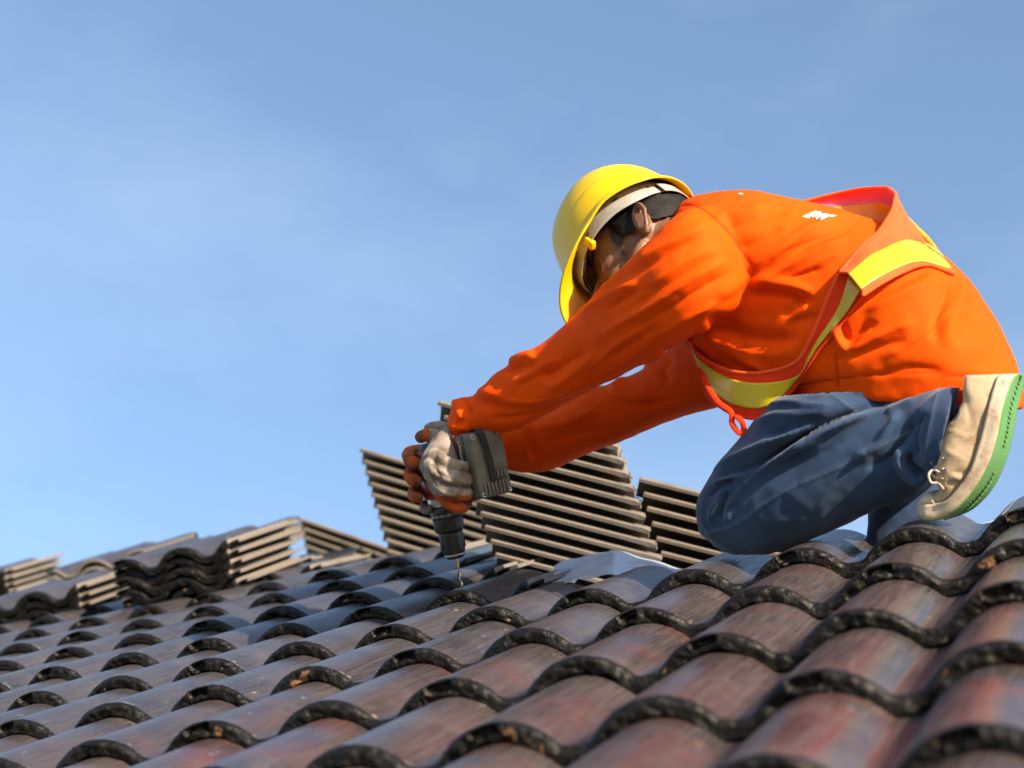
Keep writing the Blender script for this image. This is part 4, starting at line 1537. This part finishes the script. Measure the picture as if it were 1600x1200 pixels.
# ---------------------------------------------------------------- worker: shoe
SW = np.array((0.55, 0.0, 0.835))
SW /= np.linalg.norm(SW)
ST = [  # sole edge, welt, instep outline (pixels), sole width, inset of the near edge
    (1583, 584, 1560, 584, 1500, 586, .030, .018, 2.705), (1579, 592, 1557, 591, 1496, 592, .060, .004, 2.700), (1566, 636, 1545, 634, 1489, 640, .066, 0, 2.695), (1558, 680, 1532, 685, 1463, 676, .068, 0, 2.70),
    (1544, 724, 1517, 732, 1453, 716, .076, 0, 2.705), (1521, 764, 1498, 761, 1449, 748, .088, 0, 2.715), (1493, 794, 1479, 782, 1458, 766, .091, 0, 2.725),
    (1469, 808, 1459, 788, 1450, 769, .084, .002, 2.735), (1446, 812, 1439, 789, 1438, 772, .070, .006, 2.74), (1431, 808, 1428, 793, 1430, 781, .045, .014, 2.745), (1426, 802, 1426, 796, 1428, 790, .022, .024, 2.75)]
sd = crom(ST, 60)


def shoe_rows(fn, a=0, b=60):
    V = []
    for r in sd[a:b]:
        z = r[8] - 0.05
        i_ = SW * r[7]
        Bn, Xn, Un = pz(r[0], r[1], z) + i_, pz(r[2], r[3], z) + i_, pz(r[4], r[5], z) + i_
        V.append(fn(Bn, Xn, Un, r[6]))
    V = np.array(V)
    nr, nc = V.shape[:2]
    return V.reshape(-1, 3), grid_faces(nr, nc) + close_ends(V, nr, nc)


def f_sole(B, X, U, w):
    d = (B - X) / np.linalg.norm(B - X)
    p0, p1 = B - SW * .001, B + SW * (w + .001)
    o = [p0 + (p1 - p0) * k + d * (.0030 - 0.0) for k in np.linspace(0, 1, 12)]
    i = [p0 + (p1 - p0) * k - d * .004 for k in np.linspace(1, 0, 12)]
    return np.array(o + i)


def f_fox(B, X, U, w):
    d = (X - B)
    ln = np.linalg.norm(d)
    d = d / ln
    q = []
    for k in np.linspace(0, 1, 6):
        q.append(B + d * (-0.001 + (ln + .001) * k) - SW * (.0022 * math.sin(math.pi * min(1, k * 1.3 + 0.15)) + .0015))
    q.append(X + d * .0012 + SW * .002)
    q += [X + d * .0005 + SW * (w * k) for k in np.linspace(0.1, 0.9, 6)]
    q.append(X + d * .0012 + SW * (w - .002))
    for k in np.linspace(1, 0, 6):
        q.append(B + d * (-0.001 + (ln + .001) * k) + SW * (w + .0015 + .002 * math.sin(math.pi * k)))
    return np.array(q)


def f_upper(B, X, U, w):
    q = []
    h = U - X
    for t in np.linspace(0, math.pi, 26):
        a, b = (1 - math.cos(t)) / 2, math.sin(t) ** 0.62
        q.append(X + SW * (.003 + (w - .006) * a) + h * b * (1 - 0.0 * a))
    q += [X + SW * (.003 + (w - .006) * k) - h * 0.10 for k in (0.8, 0.6, 0.4, 0.2)]
    return np.array(q)


def f_cap(B, X, U, w):
    q = []
    h = U - X
    for t in np.linspace(0, math.pi, 22):
        a, b = (1 - math.cos(t)) / 2, math.sin(t) ** 0.6
        q.append(X + SW * (-.001 + (w + .002) * a) + h * b * 1.10 - h * 0.02)
    q += [X + SW * (.003 + (w - .006) * k) - h * 0.3 for k in (0.8, 0.5, 0.2)]
    return np.array(q)


V, F = shoe_rows(f_upper)
V, F = modded(V, F, [('SUBSURF', dict(levels=1, render_levels=1))])
V = folds(V, F, [('seam', 2.0, 1.6, [(1458, 676), (1480, 672), (1505, 682), (1527, 694)]), ('seam', 2.0, 1.4, [(1493, 600), (1500, 632), (1496, 655), (1470, 672)]),
                 ('r', 5, -2.5, [(1488, 735), (1500, 740), (1512, 735)]), ('r', 4, 2.5, [(1485, 742), (1498, 748), (1508, 742)]), ('r', 4, -2, [(1478, 752), (1490, 758), (1500, 752)]),
                 ('r', 7, -3, [(1505, 615), (1515, 650), (1522, 685)]), ('r', 6, 2, [(1470, 700), (1490, 710), (1512, 720)])], 0.4)
V = inflate(V, F, 0.0012, 70, 5)
shoe = add('shoe', V, F, M_CANVAS, worker)
upV, upF = V, F
tag(shoe, 'worn beige canvas sneaker with green sole')


def shoe_part(name, VF, mat, mods=None):
    V, F = VF
    if mods:
        V, F = modded(V, F, mods)
    o = add(name, V, F, mat, None)
    o.parent = shoe
    return o


shoe_part('sidewall', shoe_rows(f_fox), M_FOX)
shoe_part('sole', shoe_rows(f_sole), M_SOLE)
tr = []
for k in range(4, 44):
    r = sd[k]
    if 20 < k < 26:
        continue
    z = r[8] - 0.05
    B, X = pz(r[0], r[1], z) + SW * r[7], pz(r[2], r[3], z) + SW * r[7]
    d = (B - X) / np.linalg.norm(B - X)
    t_ = np.cross(d, SW)
    for q in (2, 3):
        c = B + SW * r[6] * (0.14 + 0.152 * q) + d * 0.0034
        sl_ = SW * 0.8 + t_ * (0.6 if q % 2 else -0.6)
        sl_ /= np.linalg.norm(sl_)
        tr.append(boxm(c, sl_, np.cross(d, sl_), d, r[6] * 0.17, 0.0014, 0.0018))
tread = shoe_part('tread', join(tr), plain('dark_green_rubber', (0.055, 0.175, 0.045), 0.6))
tag(tread, kind='stuff')
shoe_part('toe_cap', shoe_rows(f_cap, 41, 60), M_FOX)
shb = BVHTree.FromPolygons([Vector(v) for v in upV], upF)


def on_shoe(x, y, off):
    h = shb.ray_cast(Vector((0, 0, 0)), Vector(pz(x, y, 1.0)).normalized())
    return pz(x, y, (h[0].z if h[0] is not None else 2.68) - off)


for pts in ([(1458, 706), (1464, 712), (1474, 716)], [(1455, 722), (1462, 729), (1474, 733)], [(1454, 738), (1461, 745), (1473, 748)]):
    shoe_part('lace', tube([on_shoe(x, y, .001) for x, y in pts], [.0020, .0024, .0018], 8, 14, 0.6), M_LACE)
lp = [(1468, 738, .002), (1458, 734, .006), (1451, 742, .008), (1455, 754, .007), (1466, 755, .004), (1474, 764, .002)]
shoe_part('lace', tube([on_shoe(x, y, o_) for x, y, o_ in lp], [.0019] * 6, 8, 40), M_LACE)
for x, y in ((1466, 695), (1477, 718), (1476, 735)):
    c = on_shoe(x, y, .0006)
    shoe_part('eyelet', tube([c + np.array((.0022 * math.cos(t), .0022 * math.sin(t), 0)) for t in np.linspace(0, 2 * math.pi, 11)], [.0008] * 11, 6, 22), M_SWEAT)
# sock between cuff and shoe
V, F = loft([(1482, 604, 1466, 668, 2.715, .030), (1500, 606, 1488, 660, 2.70, .028)], 24)
M_SOCK = plain('dark_sock', (0.02, 0.02, 0.03), 0.9, 0.4, 60)
add('sock', V, F, M_SOCK, worker)
# ---------------------------------------------------------------- cordless drill
M_BLACK = plain('black_drill_plastic', (0.022, 0.021, 0.020), 0.42, 0.35, 60, 0.25, 0.0008, bscale=500)
M_DRED = plain('dark_red_drill_plastic', (0.24, 0.014, 0.016), 0.38, 0.4, 30, 0.15, 0.0006)
M_STEEL = plain('worn_steel', (0.50, 0.48, 0.46), 0.35, 0.3, 50, 0.2, 0.0005, 1.0)
M_BIT = plain('brassy_bit', (0.55, 0.42, 0.26), 0.28, 0.3, 50, 0.2, 0.0005, 1.0)
M_DUST = dirty('dusty_grey_plastic', (0.125, 0.112, 0.094), (0.06, 0.052, 0.044), 0.4, 0.7, 0.7, 0.7, 40, 700, 0.0012)
M_STRAP = plain('black_webbing', (0.014, 0.013, 0.013), 0.8, 0.4, 80, 0.5, 0.001, bscale=900)
M_MARK = plain('white_print', (0.75, 0.74, 0.70), 0.5, 0.1)

tip_w = roof(0.02, 3.17, 0.0225)
tp = np.array((CR @ (tip_w - CAM), -CU @ (tip_w - CAM), CF @ (tip_w - CAM)))
ax = NC / np.linalg.norm(NC)
ax = ax + np.array((0.02, 0, 0.0))
ax /= np.linalg.norm(ax)
hd = np.array((0.53, 0.06, -0.84))            # handle runs from the motor towards the viewer
hd -= ax * (hd @ ax)
hd /= np.linalg.norm(hd)
sdv = np.cross(ax, hd)
drill = empty('cordless_drill', tip_w)
tag(drill, 'black and red cordless drill with dusty battery boring into a tile', 'drill')


def dp(a, h=0.0, s=0.0):
    return tp + ax * a + hd * h + sdv * s


def turned(prof_, n=40, knurl=0, kd=0.0):
    V = []
    th = np.linspace(0, 2 * math.pi, n, endpoint=False)
    for a, r in prof_:
        rr = r + (kd * (np.sign(np.sin(th * knurl)) * 0.5) if knurl else 0)
        V.append(tp + ax * a + (np.cos(th) * rr)[:, None] * hd + (np.sin(th) * rr)[:, None] * sdv)
    V = np.array(V)
    return V.reshape(-1, 3), grid_faces(len(prof_), n) + close_ends(V, len(prof_), n)


def dadd(name, VF, mat, sm=True, parent=None, mods=None):
    V, F = VF
    if mods:
        V, F = modded(V, F, mods)
    o = add(name, V, F, mat, drill, sm)
    if parent is not None:
        o.parent = parent
        o.matrix_parent_inverse = Matrix.Identity(4)
    return o


# twist bit: a flattened section that turns along its length
V = []
nb = 46
for k in range(nb):
    a = -0.004 + 0.060 * k / (nb - 1)
    r = 0.0033 if a > 0.0 else 0.0033 * (a + 0.0045) / 0.0045
    fl = 0.42 if a < 0.034 else 1.0
    tw = a * 190 if a < 0.034 else 0.034 * 190
    th = np.linspace(0, 2 * math.pi, 14, endpoint=False)
    x, y = np.cos(th) * r, np.sin(th) * r * fl
    V.append(tp + ax * a + (x * math.cos(tw) - y * math.sin(tw))[:, None] * hd + (x * math.sin(tw) + y * math.cos(tw))[:, None] * sdv)
V = np.array(V)
dadd('drill_bit', (V.reshape(-1, 3), grid_faces(nb, 14) + close_ends(V, nb, 14)), M_BIT)
chuck = dadd('chuck', turned([(0.052, .0065), (0.0525, .013), (0.055, .0165), (0.060, .0185), (0.064, .0195)] + [(0.065, .0205), (0.070, .0212), (0.085, .0222), (0.098, .0228), (0.103, .0228)], 64), M_BLACK)
dadd('chuck_ring', turned([(0.0565, .0178), (0.0575, .0190), (0.0600, .0196), (0.0612, .0193)], 48), M_STEEL, parent=chuck)
for k in range(12):                            # grip ribs of the chuck
    t = 2 * math.pi * k / 12
    d_ = math.cos(t) * hd + math.sin(t) * sdv
    e_ = np.cross(ax, d_)
    dadd('grip_rib', boxm(tp + ax * 0.084 + d_ * 0.0222, e_, d_, ax, .0046, .0022, .026), M_BLACK, True, chuck, [('BEVEL', dict(width=0.0008, segments=2))])
dadd('clutch_collar', turned([(0.104, .0225), (0.1045, .0258), (0.106, .0268), (0.112, .0272), (0.128, .0276), (0.129, .0270)], 120, 40, .0011), M_BLACK)
dadd('clutch_collar', turned([(0.129, .0272), (0.1295, .0284), (0.140, .0290), (0.150, .0292), (0.151, .026)], 64), M_BLACK)
# numerals and dots round the collar
def text_mesh(body, size, m, depth=0.0003):
    cu_ = bpy.data.curves.new('lettering', 'FONT')
    cu_.body, cu_.size, cu_.extrude = body, size, depth
    cu_.align_x, cu_.align_y = 'CENTER', 'CENTER'
    to = bpy.data.objects.new('lettering', cu_)
    COL.objects.link(to)
    me = bpy.data.meshes.new_from_object(to.evaluated_get(bpy.context.evaluated_depsgraph_get()))
    bpy.data.objects.remove(to)
    v = np.array([(q.co.x, q.co.y, q.co.z) for q in me.vertices])
    f = [tuple(p.vertices) for p in me.polygons]
    bpy.data.meshes.remove(me)
    return m[3] + v[:, 0:1] * m[0] + v[:, 1:2] * m[1] + v[:, 2:3] * m[2], f


def frame_for(n_, up_, o_):
    x_ = np.cross(up_, n_) * -1.0               # camera frame has y down: mirror the cross product
    return (x_ if np.linalg.det(np.stack([wd(x_), wd(up_), wd(n_)])) > 0 else -x_, up_, n_, o_)


mk = []
for k in range(30):
    t = 2 * math.pi * k / 30
    d_ = math.cos(t) * hd + math.sin(t) * sdv
    e_ = np.cross(ax, d_)
    rr = .0289
    if k % 2:
        mk.append(boxm(tp + ax * 0.1345 + d_ * rr, e_, d_, ax, .0016, .0010, .0016))
    else:
        mk.append(text_mesh(str(k // 2 + 1), 0.0066, frame_for(d_, ax, tp + ax * 0.1345 + d_ * (rr + .0002))))
ob = dadd('collar_marking', join(mk), M_MARK, False)
tag(ob, 'white numerals and dots round the clutch collar', kind='stuff')
dadd('gear_housing', turned([(0.151, .0262), (0.153, .0290), (0.160, .0302), (0.172, .0300), (0.178, .0285)], 48), M_STEEL)
body_d = dadd('motor_housing', turned([(0.172, .0278), (0.175, .0300), (0.200, .0315), (0.225, .0315), (0.248, .0305), (0.262, .0270), (0.270, .0190), (0.272, .0080)], 56), M_BLACK)
for s in (-1, 1):                              # red side shells
    V = []
    for a in np.linspace(0.168, 0.258, 16):
        for t in np.linspace(-0.75, 0.75, 12):
            d_ = math.cos(t) * s * sdv - math.sin(t) * hd
            r = .0328 - 0.004 * max(0, (a - 0.24) / 0.02) ** 2
            V.append(tp + ax * a + d_ * r)
    F = [(a * 12 + b, a * 12 + b + 1, (a + 1) * 12 + b + 1, (a + 1) * 12 + b) for a in range(15) for b in range(11)]
    dadd('red_shell', (np.array(V), F), M_DRED, True, body_d, [('SOLIDIFY', dict(thickness=0.004, offset=0.0)), ('BEVEL', dict(width=0.001, segments=2))])
# red back spine
V = []
for a in np.linspace(0.170, 0.262, 14):
    for t in np.linspace(-0.5, 0.5, 8):
        V.append(tp + ax * a + (-math.cos(t) * hd + math.sin(t) * sdv) * .0330)
dadd('red_shell', (np.array(V), [(a * 8 + b, a * 8 + b + 1, (a + 1) * 8 + b + 1, (a + 1) * 8 + b) for a in range(13) for b in range(7)]), M_DRED, True, body_d, [('SOLIDIFY', dict(thickness=0.004, offset=0.0))])
# handle
HB = 0.222


def hring(h, la, ls, da):
    th = np.linspace(0, 2 * math.pi, 28, endpoint=False)
    return tp + ax * (HB + da) + hd * h + (np.cos(th) * la)[:, None] * ax + (np.sin(th) * ls)[:, None] * sdv


V = np.array([hring(*q) for q in ((0.0, .030, .022, 0), (0.03, .026, .018, 0), (0.06, .022, .0165, .001), (0.10, .021, .0165, .003), (0.12, .024, .018, .004), (0.132, .034, .026, .002), (0.140, .042, .032, 0))])
dadd('handle', (V.reshape(-1, 3), grid_faces(len(V), 28) + close_ends(V, len(V), 28)), M_BLACK)
V, F = boxm(dp(HB - 0.020, 0.045), ax, hd, sdv, .012, .026, .014)
dadd('trigger', (V, F), M_DRED, True, None, [('BEVEL', dict(width=0.003, segments=3))])
# battery pack
BA = HB - 0.004
V, F = boxm(dp(BA, 0.184), ax, hd, sdv, .116, .028, .067)
bat = dadd('battery', (V, F), M_DUST, True, None, [('BEVEL', dict(width=0.007, segments=4))])
V, F = boxm(dp(BA, 0.161), ax, hd, sdv, .1185, .034, .0695)
dadd('battery_shoe', (V, F), M_BLACK, True, bat, [('BEVEL', dict(width=0.006, segments=4))])
V, F = boxm(dp(BA, 0.142), ax, hd, sdv, .121, .009, .072)
dadd('red_rim', (V, F), M_DRED, True, bat, [('BEVEL', dict(width=0.003, segments=3))])
FH = 0.198
sg = 1.0 if sdv[0] > 0 else -1.0               # +s to the right of the picture
for k in range(7):                             # cooling ribs near the chuck end
    V, F = boxm(dp(BA - 0.044, FH + .0012, sg * (-.0225 + .0075 * k)), ax, hd, sdv, .022, .005, .0042)
    dadd('rib', (V, F), M_DUST, True, bat, [('BEVEL', dict(width=0.001, segments=2))])
for k in range(5):
    V, F = boxm(dp(BA - 0.021, FH + .0012, sg * (-.006 + .0070 * k)), ax, hd, sdv, .012, .004, .0036)
    dadd('rib', (V, F), M_DUST, True, bat, [('BEVEL', dict(width=0.0008, segments=2))])
V, F = boxm(dp(BA + 0.012, FH + .0004, sg * .010), ax, hd, sdv, .048, .0024, .044)
dadd('cover_plate', (V, F), M_DUST, True, bat, [('BEVEL', dict(width=0.001, segments=2))])
V, F = boxm(dp(BA - 0.0285, FH + .0006, sg * .010), ax, hd, sdv, .005, .003, .032)
dadd('latch_slot', (V, F), M_BLACK, True, bat)
for s_ in (-1, 1):
    for a_ in (-.052, .050):
        c0 = dp(BA + a_, FH - .001, s_ * .0265)
        V = np.array([[c0 + hd * h + (math.cos(t) * r) * ax + (math.sin(t) * r) * sdv for t in np.linspace(0, 2 * math.pi, 16, endpoint=False)] for h, r in ((-.003, .0042), (.0022, .0042), (.0022, .0026), (.0006, .0024))])
        dadd('screw', (V.reshape(-1, 3), grid_faces(4, 16) + close_ends(V, 4, 16)), M_STEEL, True, bat)
# hand strap looped over the pack
sp = [dp(BA + .060, FH - .020, -sg * .016), dp(BA + .064, FH - .004, -sg * .014), dp(BA + .052, FH + .006, -sg * .010), dp(BA + .020, FH + .007, -sg * .006), dp(BA - .015, FH + .006, -sg * .004), dp(BA - .032, FH + .004, -sg * .003)]
R_ = crom(sp, 40)
V = []
for k in range(40):
    for s_, h_ in ((-1, -1), (1, -1), (1, 1), (-1, 1)):
        V.append(R_[k] + sdv * .0058 * s_ + hd * .0011 * h_)
V = np.array(V)
dadd('hand_strap', (V, grid_faces(40, 4) + [(3, 2, 1, 0), (156, 157, 158, 159)]), M_STRAP, False)
for a_ in (.004, -.016):                       # white contact tabs on the edge
    V, F = boxm(dp(BA + a_, 0.176, sg * .0350), ax, hd, sdv, .010, .012, .004)
    dadd('side_tab', (V, F), M_MARK, True, bat, [('BEVEL', dict(width=0.0006, segments=2))])
# small print down the side of the pack
ob = dadd('side_lettering', text_mesh('LITHIUM BATTERY 20V', 0.0095, frame_for(-sg * sdv, hd, dp(BA, 0.162, -sg * .0352))), M_MARK, False, bat)
tag(ob, kind='stuff')

# ---------------------------------------------------------------- ground far below
g = G('dry_yard_ground')
M_GROUND = g.out(g.mix(g.ramp(g.noise(0.4, 6, 0.6), 0.35, 0.65), (0.10, 0.085, 0.065), (0.06, 0.07, 0.035)), 0.95, g.bump(g.noise(3, 5), 0.4, 0.05))
gd = link('ground', mesh('ground', [(-3000, -3000, 0), (3000, -3000, 0), (3000, 3000, 0), (-3000, 3000, 0)], [(0, 1, 2, 3)], M_GROUND))
tag(gd, 'dry ground of the yard below the roof', None, None, 'structure')
